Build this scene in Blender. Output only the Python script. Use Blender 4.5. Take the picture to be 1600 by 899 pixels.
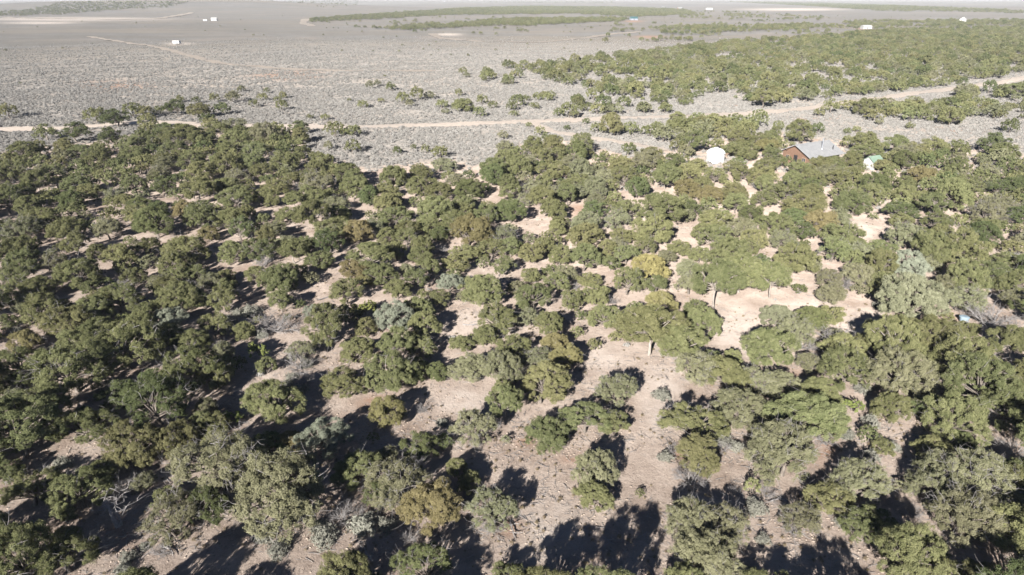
import bpy, math, random
import numpy as np
from mathutils import Vector, Matrix

for o in list(bpy.data.objects): bpy.data.objects.remove(o)
sc = bpy.context.scene
col = sc.collection
rng = np.random.default_rng(11)
random.seed(11)

# ------------------------------------------------------------------ camera
F, H = 1066.7, 36.0                       # focal length in photograph pixels, flying height in metres
PITCH = math.atan(455.5 / F)
cam_d = bpy.data.cameras.new('camera'); cam = bpy.data.objects.new('camera', cam_d); col.objects.link(cam)
cam.location = (0, 0, H); cam.rotation_euler = (math.pi / 2 - PITCH, 0, 0)
cam_d.sensor_width = 36; cam_d.lens = 24.0; cam_d.clip_start = 0.5; cam_d.clip_end = 80000
sc.camera = cam

def ray(x, y):
    a, b = (np.asarray(x, float) - 800) / F, (449.5 - np.asarray(y, float)) / F
    return np.stack([a, math.cos(PITCH) + b * math.sin(PITCH), -math.sin(PITCH) + b * math.cos(PITCH)], -1)

# ------------------------------------------------------------------ world, sun, exposure
L = Vector(ray(1160, 478)).normalized()    # sunlight travels towards the point where the shadows vanish
ELEV = math.asin(-L.z)
w = bpy.data.worlds.new('World'); sc.world = w; w.use_nodes = True
nt = w.node_tree; bg = nt.nodes['Background']
sky = nt.nodes.new('ShaderNodeTexSky'); sky.sky_type = 'NISHITA'; sky.sun_disc = False
sky.sun_elevation = ELEV; sky.sun_rotation = math.atan2(-L.x, -L.y); sky.altitude = 2300; sky.air_density = 0.45; sky.dust_density = 0.15
nt.links.new(sky.outputs[0], bg.inputs[0]); bg.inputs[1].default_value = 0.05
sd = bpy.data.lights.new('sun', 'SUN'); sd.energy = 5.0; sd.angle = math.radians(0.53); sd.color = (1.0, 0.94, 0.86)
sun = bpy.data.objects.new('sun', sd); col.objects.link(sun); sun.location = (-60, -120, 90)
sun.rotation_euler = L.to_track_quat('-Z', 'Y').to_euler()
sc.view_settings.view_transform = 'Standard'; sc.view_settings.look = 'None'
sc.view_settings.exposure = 1.62; sc.view_settings.gamma = 1.0
sc.render.engine = 'CYCLES'
cy = sc.cycles
cy.max_bounces = 5; cy.diffuse_bounces = 2; cy.glossy_bounces = 2; cy.transmission_bounces = 3; cy.volume_bounces = 1; cy.transparent_max_bounces = 4
cy.use_denoising = True; cy.caustics_reflective = False; cy.caustics_refractive = False

# ------------------------------------------------------------------ ground heights and photograph-to-ground
HILL = (-980.0, 2150.0)
def gh(x, y):
    x = np.asarray(x, float); y = np.asarray(y, float)
    d = np.hypot(x, y)
    n = 0.30 * np.sin(x / 9.1 + 0.7 * np.sin(y / 13.0)) * np.cos(y / 10.7 + 1.3) + 0.32 * np.sin((x + 0.6 * y) / 23.0 + 1.1) + 0.14 * np.sin((x * 0.8 - y) / 4.9)
    f = 1.2 * np.sin(x / 95.0 + 0.4) * np.sin(y / 120.0) * np.clip((d - 250) / 500, 0, 1)
    far = 4.0 * np.sin(x / 420.0 + 1.0) * np.sin(y / 510.0 + 0.5) * np.clip((d - 700) / 1500, 0, 1)
    hill = 24 * np.exp(-((x - HILL[0]) / 620) ** 2 - ((y - HILL[1]) / 260) ** 2)
    return n + f + far + hill

def at(x, y, up=0.0):
    """ground point (or a point up metres above the ground) seen at photograph pixel x, y; works on arrays"""
    d = ray(x, y)
    z = np.zeros(d.shape[:-1])
    for _ in range(14):
        t = (z + up - H) / np.minimum(d[..., 2], -1e-4)
        px, py = d[..., 0] * t, d[..., 1] * t
        z = 0.5 * z + 0.5 * gh(px, py)
    z = gh(px, py)
    return np.stack([px, py, z], -1)

def to_px(x, y, z):
    x, y, z = np.asarray(x, float), np.asarray(y, float), np.asarray(z, float) - H
    fwd = y * math.cos(PITCH) - z * math.sin(PITCH); upv = y * math.sin(PITCH) + z * math.cos(PITCH)
    fwd = np.where(fwd < 0.1, 0.1, fwd)
    return 800 + F * x / fwd, 449.5 - F * upv / fwd

def inside(px, py, poly):
    px, py = np.asarray(px, float), np.asarray(py, float)
    r = np.zeros(px.shape, bool); n = len(poly)
    for i in range(n):
        x1, y1 = poly[i]; x2, y2 = poly[(i + 1) % n]
        if y1 == y2: continue
        c = ((y1 > py) != (y2 > py)) & (px < (x2 - x1) * (py - y1) / (y2 - y1) + x1)
        r ^= c
    return r

# ------------------------------------------------------------------ material helpers
def new_mat(name):
    m = bpy.data.materials.new(name); m.use_nodes = True
    n = m.node_tree.nodes; n.clear()
    return m, n, m.node_tree.links

def N(n, t, **kw):
    x = n.new(t)
    for k, v in kw.items():
        if k.startswith('i_'):
            x.inputs[k[2:].replace('_', ' ')].default_value = v
        else: setattr(x, k, v)
    return x

def ramp(n, stops):
    r = n.new('ShaderNodeValToRGB'); e = r.color_ramp.elements
    while len(e) < len(stops): e.new(0.5)
    for el, (p, c) in zip(e, stops): el.position = p; el.color = (*c, 1) if len(c) == 3 else c
    return r

def mixc(n, lk, fac, a, b, mode='MIX'):
    m = n.new('ShaderNodeMix'); m.data_type = 'RGBA'; m.blend_type = mode
    for s, v in ((m.inputs[0], fac), (m.inputs[6], a), (m.inputs[7], b)):
        if hasattr(v, 'is_linked'): lk.new(v, s)
        elif isinstance(v, tuple): s.default_value = (*v, 1) if len(v) == 3 else v
        else: s.default_value = v
    return m.outputs[2]

def leaf_mat(name, dark, light, trans=0.12, hue=0.06):
    m, n, lk = new_mat(name)
    at_ = N(n, 'ShaderNodeAttribute', attribute_name='tint'); oi = N(n, 'ShaderNodeObjectInfo')
    r = ramp(n, [(0.0, dark), (1.0, light)]); lk.new(at_.outputs['Fac'], r.inputs[0])
    hs = N(n, 'ShaderNodeHueSaturation'); lk.new(r.outputs[0], hs.inputs['Color'])
    a = N(n, 'ShaderNodeMapRange'); lk.new(oi.outputs['Random'], a.inputs[0]); a.inputs[3].default_value = 0.5 - hue / 3; a.inputs[4].default_value = 0.5 + hue / 4
    lk.new(a.outputs[0], hs.inputs['Hue'])
    mu = N(n, 'ShaderNodeMath', operation='MULTIPLY'); lk.new(oi.outputs['Random'], mu.inputs[0]); mu.inputs[1].default_value = 7.31
    fr = N(n, 'ShaderNodeMath', operation='FRACT'); lk.new(mu.outputs[0], fr.inputs[0])
    b = N(n, 'ShaderNodeMapRange'); lk.new(fr.outputs[0], b.inputs[0]); b.inputs[3].default_value = 0.82; b.inputs[4].default_value = 1.14
    lk.new(b.outputs[0], hs.inputs['Value'])
    d = N(n, 'ShaderNodeBsdfDiffuse'); d.inputs['Roughness'].default_value = 1.0
    t = N(n, 'ShaderNodeBsdfTranslucent'); mx = N(n, 'ShaderNodeMixShader'); mx.inputs[0].default_value = trans
    lk.new(hs.outputs[0], d.inputs[0]); lk.new(hs.outputs[0], t.inputs[0])
    lk.new(d.outputs[0], mx.inputs[1]); lk.new(t.outputs[0], mx.inputs[2])
    o = N(n, 'ShaderNodeOutputMaterial'); lk.new(mx.outputs[0], o.inputs[0])
    return m

def rough_mat(name, a, b, scale=6.0, rough=0.9, bump=0.3, spec=0.2, metal=0.0, stretch=(1, 1, 1)):
    m, n, lk = new_mat(name)
    tc = N(n, 'ShaderNodeTexCoord'); mp = N(n, 'ShaderNodeMapping'); mp.inputs['Scale'].default_value = stretch; lk.new(tc.outputs['Object'], mp.inputs[0])
    no = N(n, 'ShaderNodeTexNoise'); no.inputs['Scale'].default_value = scale; no.inputs['Detail'].default_value = 5; lk.new(mp.outputs[0], no.inputs['Vector'])
    r = ramp(n, [(0.3, a), (0.7, b)]); lk.new(no.outputs['Fac'], r.inputs[0])
    p = N(n, 'ShaderNodeBsdfPrincipled'); lk.new(r.outputs[0], p.inputs['Base Color']); p.inputs['Roughness'].default_value = rough
    p.inputs['Specular IOR Level'].default_value = spec; p.inputs['Metallic'].default_value = metal
    if bump:
        bp = N(n, 'ShaderNodeBump'); bp.inputs['Strength'].default_value = bump; bp.inputs['Distance'].default_value = 0.03
        lk.new(no.outputs['Fac'], bp.inputs['Height']); lk.new(bp.outputs[0], p.inputs['Normal'])
    o = N(n, 'ShaderNodeOutputMaterial'); lk.new(p.outputs[0], o.inputs[0])
    return m

M = {}
LEAF = {   # dark and light needle colours of each foliage kind
    'g': ((0.070, 0.080, 0.036), (0.179, 0.186, 0.096)),
    'y': ((0.084, 0.091, 0.043), (0.205, 0.207, 0.105)),
    'k': ((0.051, 0.064, 0.028), (0.129, 0.144, 0.071)),
    's': ((0.092, 0.096, 0.055), (0.210, 0.212, 0.133)),
    'p': ((0.125, 0.143, 0.108), (0.256, 0.280, 0.219)),
    'P': ((0.110, 0.116, 0.072), (0.212, 0.219, 0.148)),
    'o': ((0.101, 0.092, 0.043), (0.215, 0.195, 0.102)),
    'G': ((0.147, 0.131, 0.058), (0.268, 0.240, 0.114)),
    'w': ((0.092, 0.113, 0.036), (0.223, 0.246, 0.090)),
}
for k, (a, b) in LEAF.items(): M['leaf_' + k] = leaf_mat('needles_' + k, a, b)
M['sage'] = leaf_mat('sage_leaves', (0.225, 0.218, 0.207), (0.345, 0.335, 0.319), 0.3, 0.03)
M['sage_near'] = leaf_mat('sage_leaves_pale', (0.115, 0.118, 0.100), (0.25, 0.25, 0.215), 0.1, 0.03)
M['grass'] = leaf_mat('dry_grass', (0.12, 0.095, 0.06), (0.24, 0.20, 0.135), 0.2, 0.03)
M['bark'] = rough_mat('bark', (0.085, 0.072, 0.062), (0.19, 0.168, 0.15), 14, stretch=(1, 1, 0.25))
M['bark_pale'] = rough_mat('pale_bark', (0.17, 0.15, 0.132), (0.30, 0.27, 0.245), 14, stretch=(1, 1, 0.25))
M['deadwood'] = rough_mat('dead_wood', (0.155, 0.146, 0.145), (0.30, 0.288, 0.286), 9)
M['stone'] = rough_mat('stone', (0.2, 0.16, 0.13), (0.4, 0.34, 0.29), 9)

# ------------------------------------------------------------------ mesh helpers
def mesh_np(name, V, T, mats=(), midx=None, tint=None, smooth=False):
    """mesh from an (n,3) vertex array and an (m,3 or 4) face array"""
    V = np.asarray(V, np.float32); T = np.asarray(T, np.int32)
    me = bpy.data.meshes.new(name); k = T.shape[1]
    me.vertices.add(len(V)); me.vertices.foreach_set('co', V.ravel())
    me.loops.add(T.size); me.loops.foreach_set('vertex_index', T.ravel())
    me.polygons.add(len(T)); me.polygons.foreach_set('loop_start', np.arange(0, T.size, k, dtype=np.int32))
    try: me.polygons.foreach_set('loop_total', np.full(len(T), k, np.int32))
    except Exception: pass
    for m in mats: me.materials.append(m)
    if midx is not None: me.polygons.foreach_set('material_index', np.asarray(midx, np.int32))
    if smooth: me.polygons.foreach_set('use_smooth', np.ones(len(T), bool))
    if tint is not None:
        a = me.attributes.new('tint', 'FLOAT', 'FACE'); a.data.foreach_set('value', np.asarray(tint, np.float32))
    me.update(calc_edges=True); me.validate()
    return me

def obj(name, me, parent=None, loc=None, **props):
    o = bpy.data.objects.new(name, me); col.objects.link(o)
    if parent is not None: o.parent = parent
    if loc is not None: o.location = loc
    for k, v in props.items(): o[k] = v
    return o

def unit(v): return v / np.maximum(np.linalg.norm(v, axis=-1, keepdims=True), 1e-9)

def tubes(paths, sides=5):
    """tapered tubes along polylines: [(points (n,3), radii (n,))] -> vertices, quads"""
    V, Q = [], []; base = 0
    for P, R in paths:
        P = np.asarray(P, float); R = np.asarray(R, float); n = len(P)
        tan = unit(np.gradient(P, axis=0))
        ref = np.array([0.31, 0.17, 0.93]) if abs(tan[:, 2]).mean() < 0.8 else np.array([0.93, 0.3, 0.1])
        a = unit(np.cross(tan, ref)); b = np.cross(tan, a)
        th = np.arange(sides) * 2 * math.pi / sides
        ring = P[:, None, :] + R[:, None, None] * (np.cos(th)[None, :, None] * a[:, None, :] + np.sin(th)[None, :, None] * b[:, None, :])
        V.append(ring.reshape(-1, 3))
        i = np.arange(n - 1)[:, None] * sides; j = np.arange(sides)[None, :]; j2 = (j + 1) % sides
        q = np.stack([i + j, i + j2, i + sides + j2, i + sides + j], -1).reshape(-1, 4) + base
        Q.append(q)
        if sides == 4:
            Q.append(np.array([[base + (n - 1) * sides + t for t in range(4)]]))
        base += n * sides
    return np.concatenate(V), np.concatenate(Q)

def bend(p, q, g, k=5, sag=0.12):
    t = np.linspace(0, 1, k)[:, None]
    p, q = np.asarray(p, float), np.asarray(q, float)
    d = np.linalg.norm(q - p)
    m = (p + q) / 2 + g.normal(0, sag, 3) * d
    return (1 - t) ** 2 * p + 2 * t * (1 - t) * m + t ** 2 * q

def leaves(C, D, spread, per, g, l=0.17, wd=0.085):
    """little needle sprays round each tuft centre C (n,3), pointing about D (n,3)"""
    n = len(C)
    c = np.repeat(C, per, 0); d = np.repeat(D, per, 0); s = np.repeat(spread, per)
    off = g.normal(0, 1, c.shape); off = unit(off) * (g.random(len(c)) ** 0.45)[:, None] * s[:, None]
    pos = c + off
    nrm = unit(d + 0.75 * g.normal(0, 0.6, c.shape) + off / np.maximum(s[:, None], .01) * 0.45)
    ax = g.normal(0, 1, c.shape) + 0.6 * d + np.array([0, 0, 0.35]); ax = unit(ax - (ax * nrm).sum(1, keepdims=True) * nrm)
    sd_ = np.cross(nrm, ax)
    ll = (l * g.uniform(0.6, 1.4, len(c)))[:, None]; ww = (wd * g.uniform(0.6, 1.4, len(c)))[:, None]
    a = pos - sd_ * ww * 0.6 - ax * ll * 0.4; b = pos + sd_ * ww * 0.6 - ax * ll * 0.4; e = pos + ax * ll * 0.7
    V = np.stack([a, b, e], 1).reshape(-1, 3)
    T = np.arange(len(V)).reshape(-1, 3)
    tint = np.repeat(g.normal(0.5, 0.2, n), per) + g.normal(0, 0.20, len(c))
    return V, T, np.clip(tint, 0, 1)

# ------------------------------------------------------------------ tree builders (crown radius about 2.5 m)
def tree_parts(seed, R=2.5, h=4.0, clear=0.3, nl=19, nt=24, per=58, lsz=0.52, lobe=(0.26, 0.42), bare=0, lop=0.0, gaps=0.0, trunks=1, trunk_r=0.17, squash=1.0, pointy=0.0):
    g = np.random.default_rng(seed); nl = int(nl * 1.9); lobe = (lobe[0] * 0.66, lobe[1] * 0.80)
    cz = clear + (h - clear) * 0.42; hd = (h - cz)
    lean = np.array([g.normal(0, 0.2), g.normal(0, 0.2), 0]) + np.array([lop, lop * 0.4, 0])
    lobes, lr = [], []
    for i in range(nl):
        az = i * 2.39996 + g.normal(0, 0.35); s = (i + 0.5) / nl
        el = math.asin(np.clip(-0.45 + 1.42 * s + g.normal(0, 0.08), -0.6, 0.99))
        k = g.uniform(0.58, 0.90) * (1 - pointy * max(0, math.sin(el)) * 0.25)
        p = np.array([math.cos(az) * math.cos(el) * R * k, math.sin(az) * math.cos(el) * R * k, cz + math.sin(el) * (hd * 0.74 if el > 0 else (cz - clear) * 0.9) * (1 + pointy * 0.2)])
        p[:2] += lean[:2] * (p[2] / h)
        if g.random() < gaps: continue
        lobes.append(p); lr.append(R * g.uniform(*lobe))
    for i in range(5):
        lobes.append(np.array([g.normal(0, 0.22 * R), g.normal(0, 0.22 * R), cz + hd * g.uniform(0.05, 0.45)]) + lean * 0.6); lr.append(R * 0.36)
    lobes = np.array(lobes); lr = np.array(lr)
    ctr = np.array([lean[0] * 0.5, lean[1] * 0.5, cz - 0.25])
    C, D, S = [], [], []
    for p, r in zip(lobes, lr):
        out = unit(p - ctr); n = max(8, int(nt * g.uniform(0.7, 1.3)))
        d = unit(g.normal(0, 1, (n, 3)) + 0.75 * out + np.array([0, 0, 0.35]))
        q = p + d * r * g.uniform(0.62, 1.12, (n, 1)) * np.array([1, 1, 0.82 * squash])
        ok = q[:, 2] > 0.12
        C.append(q[ok]); D.append(unit(d[ok] + 0.3 * out)); S.append(g.uniform(0.12, 0.25, ok.sum()) * R / 2.5)
    C, D, S = np.concatenate(C), np.concatenate(D), np.concatenate(S)
    V, T, tint = leaves(C, D, S, per, g, 0.165 * lsz, 0.085 * lsz)
    tint = np.clip(tint + 0.10 * np.repeat(np.sin(C[:, 0] * 2.1 + seed) * np.cos(C[:, 1] * 1.7), per), 0, 1)
    # trunk and limbs
    paths = []
    fork = []
    for k in range(trunks):
        a = g.uniform(0, 6.28); b0 = np.array([math.cos(a), math.sin(a), 0]) * (0.0 if trunks == 1 else 0.22)
        top = b0 * 2.2 + lean * 0.4 + np.array([g.normal(0, 0.18), g.normal(0, 0.18), clear + (cz - clear) * 0.55])
        P = bend(b0 - np.array([0, 0, 0.35]), top, g, 6, 0.10)
        paths.append((P, np.linspace(trunk_r * 1.25, trunk_r * 0.62, 6))); fork.append(top)
    for p, r in zip(lobes, lr):
        f = fork[int(np.argmin([np.linalg.norm(p - q) for q in fork]))]
        st = f + (np.array([0, 0, 1]) * g.uniform(-0.35, 0.25))
        B = bend(st, p, g, 5, 0.12); paths.append((B, np.linspace(trunk_r * 0.42, 0.022, 5)))
        for _ in range(2):
            e = p + unit(g.normal(0, 1, 3) + unit(p - ctr)) * r * 0.9
            paths.append((bend(B[3], e, g, 4, 0.1), np.linspace(0.025, 0.007, 4)))
    tv, tq = tubes(paths, 5)
    twigs = []
    for i in range(bare):
        p = lobes[g.integers(len(lobes))]; r = R * 0.4
        e = p + unit(g.normal(0, 1, 3) + 1.1 * unit(p - ctr)) * r * g.uniform(0.7, 1.25)
        s = p + g.normal(0, 0.2, 3); B = bend(s, e, g, 4, 0.16)
        twigs.append((B, np.linspace(0.020, 0.006, 4)))
        for _ in range(3):
            q = B[g.integers(1, 4)]; twigs.append((bend(q, q + g.normal(0, 0.28, 3) + unit(p - ctr) * 0.2, g, 3, 0.1), np.linspace(0.011, 0.004, 3)))
    return (V, T, tint), (tv, tq), (tubes(twigs, 3) if twigs else None)

def make_proto(seed, leaf, bark='bark', **kw):
    (V, T, tint), (tv, tq), tw = tree_parts(seed, **kw)
    crown = mesh_np('crown_' + leaf, V, T, [M['leaf_' + leaf]], tint=tint)
    trunk = mesh_np('trunk', tv, tq, [M[bark]], smooth=True)
    dead = mesh_np('dead_branches', *tw, [M['deadwood']]) if tw else None
    return dict(crown=crown, trunk=trunk, dead=dead, R=float(np.percentile(np.hypot(V[:, 0], V[:, 1]), 95)), h=float(V[:, 2].max()), leaf=leaf)

def dead_paths(seed, R=2.2, h=2.6, limbs=7, low=False):
    g = np.random.default_rng(seed); paths = []
    def grow(p, d, ln, r, lev):
        q = p + d * ln; B = bend(p, q, g, 4, 0.14); paths.append((B, np.linspace(r, r * 0.45, 4)))
        if lev == 0: return
        for _ in range(int(g.integers(4, 7)) if lev > 1 else int(g.integers(3, 6))):
            s = B[g.integers(1, 4)]
            nd = unit(d + g.normal(0, 0.55, 3) + np.array([0, 0, 0.12]))
            grow(s, nd, ln * g.uniform(0.5, 0.8), max(r * 0.5, 0.007), lev - 1)
    for i in range(limbs):
        a = i * 6.28 / limbs + g.normal(0, 0.3)
        d = unit(np.array([math.cos(a), math.sin(a), g.uniform(0.3, 1.3) if not low else g.uniform(0.1, 0.6)]))
        grow(np.array([0, 0, 0.15 if low else 0.35]), d, R * g.uniform(0.5, 0.72), 0.07, 3)
    return paths

PJ = [  # juniper prototypes: (leaf letter, words, prototype)
    ('y', 'rounded yellow-green juniper', make_proto(1, 'y', nl=18, gaps=0.1)),
    ('y', 'flat-topped yellow-green juniper', make_proto(2, 'y', h=3.4, nl=19, squash=0.85, gaps=0.12, bare=10)),
    ('y', 'upright yellow-green juniper', make_proto(3, 'y', h=4.9, nl=20, pointy=0.7)),
    ('g', 'rounded mid-green juniper', make_proto(4, 'g', nl=18, gaps=0.14, bare=12)),
    ('g', 'lopsided mid-green juniper', make_proto(5, 'g', lop=0.55, gaps=0.22, bare=20)),
    ('p', 'silvery blue-green juniper', make_proto(6, 'p', h=4.2, nl=15, lobe=(0.22, 0.38))),
    ('P', 'pale knobbly lime-grey juniper', make_proto(7, 'P', nl=20, lobe=(0.2, 0.34))),
    ('o', 'brownish olive juniper', make_proto(8, 'o', gaps=0.15, bare=14)),
    ('G', 'golden yellow juniper', make_proto(9, 'G', nl=19, h=3.8)),
    ('w', 'bright green seedling juniper', make_proto(10, 'w', R=1.0, h=1.5, clear=0.12, nl=7, nt=10, per=30, trunk_r=0.05)),
]
PP = [  # pinyon pine prototypes
    ('g', 'rounded green pinyon pine', make_proto(21, 'g', h=4.6, nl=17, gaps=0.16, bare=34)),
    ('g', 'open-crowned green pinyon pine', make_proto(22, 'g', h=4.4, nl=15, gaps=0.2, lobe=(0.22, 0.38), bare=46)),
    ('g', 'tall green pinyon pine', make_proto(23, 'g', h=5.4, clear=0.8, nl=18, trunk_r=0.17)),
    ('k', 'deep green pinyon pine', make_proto(24, 'k', h=4.4, nl=19)),
    ('k', 'ragged deep green pinyon pine', make_proto(25, 'k', h=4.4, gaps=0.26, bare=30)),
    ('s', 'thin bare-branched pinyon pine', make_proto(26, 's', nt=19, gaps=0.15, bare=90, trunks=2)),
    ('s', 'sprawling half-dead pinyon pine', make_proto(27, 's', h=3.6, nt=18, gaps=0.2, bare=120, trunks=2)),
    ('s', 'dusty green twiggy pinyon pine', make_proto(28, 's', h=4.2, nt=24, gaps=0.12, bare=50)),
    ('g', 'pale-trunked pinyon pine', make_proto(29, 'g', 'bark_pale', h=5.2, clear=1.2, nl=18, trunk_r=0.13, squash=0.8)),
]
DEAD = []
for s_, kw in ((31, {}), (32, dict(R=2.4, h=2.2, limbs=8)), (33, dict(R=2.2, limbs=9, low=True))):
    DEAD.append(mesh_np('dead_tree', *tubes(dead_paths(s_, **kw), 3), [M['deadwood']]))

def low_tree(seed, leaf, **kw):
    (V, T, tint), (tv, tq), _ = tree_parts(seed, nl=11, nt=9, per=9, lsz=1.7, trunks=1, **kw)
    o = V.reshape(-1, 3); n = len(o)
    g = np.random.default_rng(seed); trv, trq = tubes([(np.array([[0, 0, -0.3], [0.05, 0, 0.8], [0, 0.1, 2.0]]), np.array([0.2, 0.16, 0.06]))], 4)
    tri = np.concatenate([trq[:, [0, 1, 2]], trq[:, [0, 2, 3]]]) + n
    me = mesh_np('woodland_tree', np.concatenate([o, trv]), np.concatenate([T, tri]), [M['leaf_' + leaf], M['bark']],
                 np.concatenate([np.zeros(len(T)), np.ones(len(tri))]), np.concatenate([tint, np.full(len(tri), .5)]))
    return me
LOW = [low_tree(41, 'g'), low_tree(42, 'y', h=3.6), low_tree(43, 'y'), low_tree(44, 's'), low_tree(45, 'k'), low_tree(46, 'g', lop=0.4)]

def sage_mesh(seed, n, l, wd, mat, stems=0, R=0.5, hh=0.5):
    g = np.random.default_rng(seed)
    a = g.uniform(0, 6.283, n); el = np.arcsin(g.uniform(0.02, 1, n)); k = g.uniform(0.55, 1.05, n) * (1 + 0.2 * np.sin(3 * a + seed))
    d = np.stack([np.cos(a) * np.cos(el), np.sin(a) * np.cos(el), np.sin(el)], 1)
    C = d * k[:, None] * np.array([R, R, hh]) + np.array([0, 0, 0.05])
    V, T, tint = leaves(C, d, np.full(n, 0.06 * R / 0.5), 3 if stems else 1, g, l, wd)
    mi = np.zeros(len(T), int); mats = [M[mat]]
    if stems:
        pp = [(bend([g.normal(0, .04), g.normal(0, .04), -0.05], C[i] * 0.95, g, 3, 0.1), np.array([0.012, 0.008, 0.004])) for i in range(min(stems, n))]
        tv, tq = tubes(pp, 3); tri = np.concatenate([tq[:, [0, 1, 2]], tq[:, [0, 2, 3]]]) + len(V)
        V = np.concatenate([V, tv]); T = np.concatenate([T, tri]); mi = np.concatenate([mi, np.ones(len(tri), int)]); tint = np.concatenate([tint, np.full(len(tri), .5)]); mats.append(M['deadwood'])
    return mesh_np('sagebrush', V, T, mats, mi, tint)
SAGE = [sage_mesh(60 + i, 330, 0.12, 0.035, 'sage_near', 40) for i in range(4)]
SAGE_FAR = [sage_mesh(70 + i, 60, 0.30, 0.19, 'sage', 0, 0.55, 0.48) for i in range(5)]

# ------------------------------------------------------------------ what the photograph shows: roads, clearings, woods (photograph pixels)
ROADS = [   # (name, width m, label, pixels)
    ('dirt_road', 6.4, [(-60, 205), (0, 202), (83, 201.5), (150, 197), (207, 192), (313, 195), (400, 197), (533, 199), (666, 196), (766, 192.7), (833, 190), (900, 188), (966, 185), (1040, 183), (1133, 180), (1206, 175), (1266, 170), (1313, 163), (1366, 155), (1399, 151), (1466, 142), (1533, 133), (1596, 123), (1660, 113)]),
    ('driveway', 4.2, [(822, 190.5), (843, 198), (866, 207), (916, 215), (966, 222), (1000, 228), (1035, 236)]),
    ('dirt_track', 6.0, [(140, 57.5), (160, 61), (200, 67), (240, 73), (290, 86), (320, 94), (360, 101), (420, 106), (500, 109.5), (580, 110.5), (680, 111)]),
    ('dirt_track', 8.0, [(676, 53), (690, 60), (740, 64), (800, 65.5), (860, 65), (910, 60), (950, 54.5), (1000, 50)]),
    ('dirt_track', 12.0, [(478, 30), (474, 36), (487, 41)]),
    ('dirt_track', 16.0, [(-30, 27), (60, 29), (140, 30), (230, 30), (262, 27), (300, 20)]),
]
ROAD_W = []
for nme, wd, pts in ROADS:
    p = at(*np.array(pts, float).T)[:, :2]
    t = np.arange(len(p)); tt = np.linspace(0, len(p) - 1, (len(p) - 1) * 14 + 1)
    # Catmull-Rom smoothing of the centre line
    q = []
    for v in tt:
        i = min(int(v), len(p) - 2); f = v - i
        a, b, c, d = p[max(i - 1, 0)], p[i], p[i + 1], p[min(i + 2, len(p) - 1)]
        q.append(0.5 * (2 * b + (c - a) * f + (2 * a - 5 * b + 4 * c - d) * f * f + (3 * b - a - 3 * c + d) * f ** 3))
    ROAD_W.append((nme, wd, np.array(q)))

def road_dist(x, y):
    """metres to the nearest road edge"""
    x, y = np.atleast_1d(np.asarray(x, float)), np.atleast_1d(np.asarray(y, float))
    best = np.full(x.shape, 1e9)
    for _, wd, q in ROAD_W:
        lo, hi = q.min(0) - 30, q.max(0) + 30
        idx = np.nonzero((x > lo[0]) & (x < hi[0]) & (y > lo[1]) & (y < hi[1]))[0]
        for s in range(0, len(idx), 20000):
            ii = idx[s:s + 20000]
            d = np.hypot(x[ii, None] - q[None, :, 0], y[ii, None] - q[None, :, 1]).min(1) - wd / 2
            best[ii] = np.minimum(best[ii], d)
    return best

WOOD = [(-60, 245), (0, 240), (60, 228), (110, 226), (200, 212), (330, 190), (470, 200), (480, 235), (560, 262), (640, 258), (700, 245), (745, 262), (790, 232), (870, 220), (930, 228), (1000, 246), (1060, 230), (1160, 208), (1330, 218), (1400, 232), (1560, 225), (1600, 240), (1680, 245), (1900, 1400), (-300, 1400)]
BARE = [(20, 357, 42, 7), (118, 260, 8, 6), (135, 302, 9, 5), (230, 290, 12, 5), (250, 314, 13, 7), (262, 358, 22, 7), (305, 372, 18, 8), (150, 386, 16, 5), (200, 371, 14, 5), (190, 243, 8, 4), (405, 292, 14, 6), (408, 333, 24, 6), (345, 362, 10, 6), (515, 302, 10, 6), (540, 318, 8, 6), (568, 350, 16, 8), (635, 352, 10, 8), (535, 385, 10, 5), (710, 305, 8, 6), (838, 286, 10, 5), (832, 350, 12, 16), (905, 335, 16, 14), (940, 302, 9, 6), (880, 262, 14, 8), (1180, 264, 13, 10), (1170, 308, 22, 11), (1161, 335, 5, 14), (1008, 332, 16, 13), (1056, 368, 22, 9), (990, 370, 18, 8), (1130, 380, 20, 7), (1200, 378, 16, 10), (1345, 362, 26, 12), (1288, 332, 12, 13), (1418, 348, 8, 14), (1420, 378, 14, 12), (1515, 346, 16, 11), (1560, 386, 14, 9), (1026, 252, 5, 10), (1480, 300, 6, 5), (1240, 250, 10, 4)]
HOUSE_KEEP = [(1270, 254, 66, 27), (1117, 260, 36, 22), (1363, 274, 22, 18)]

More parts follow.
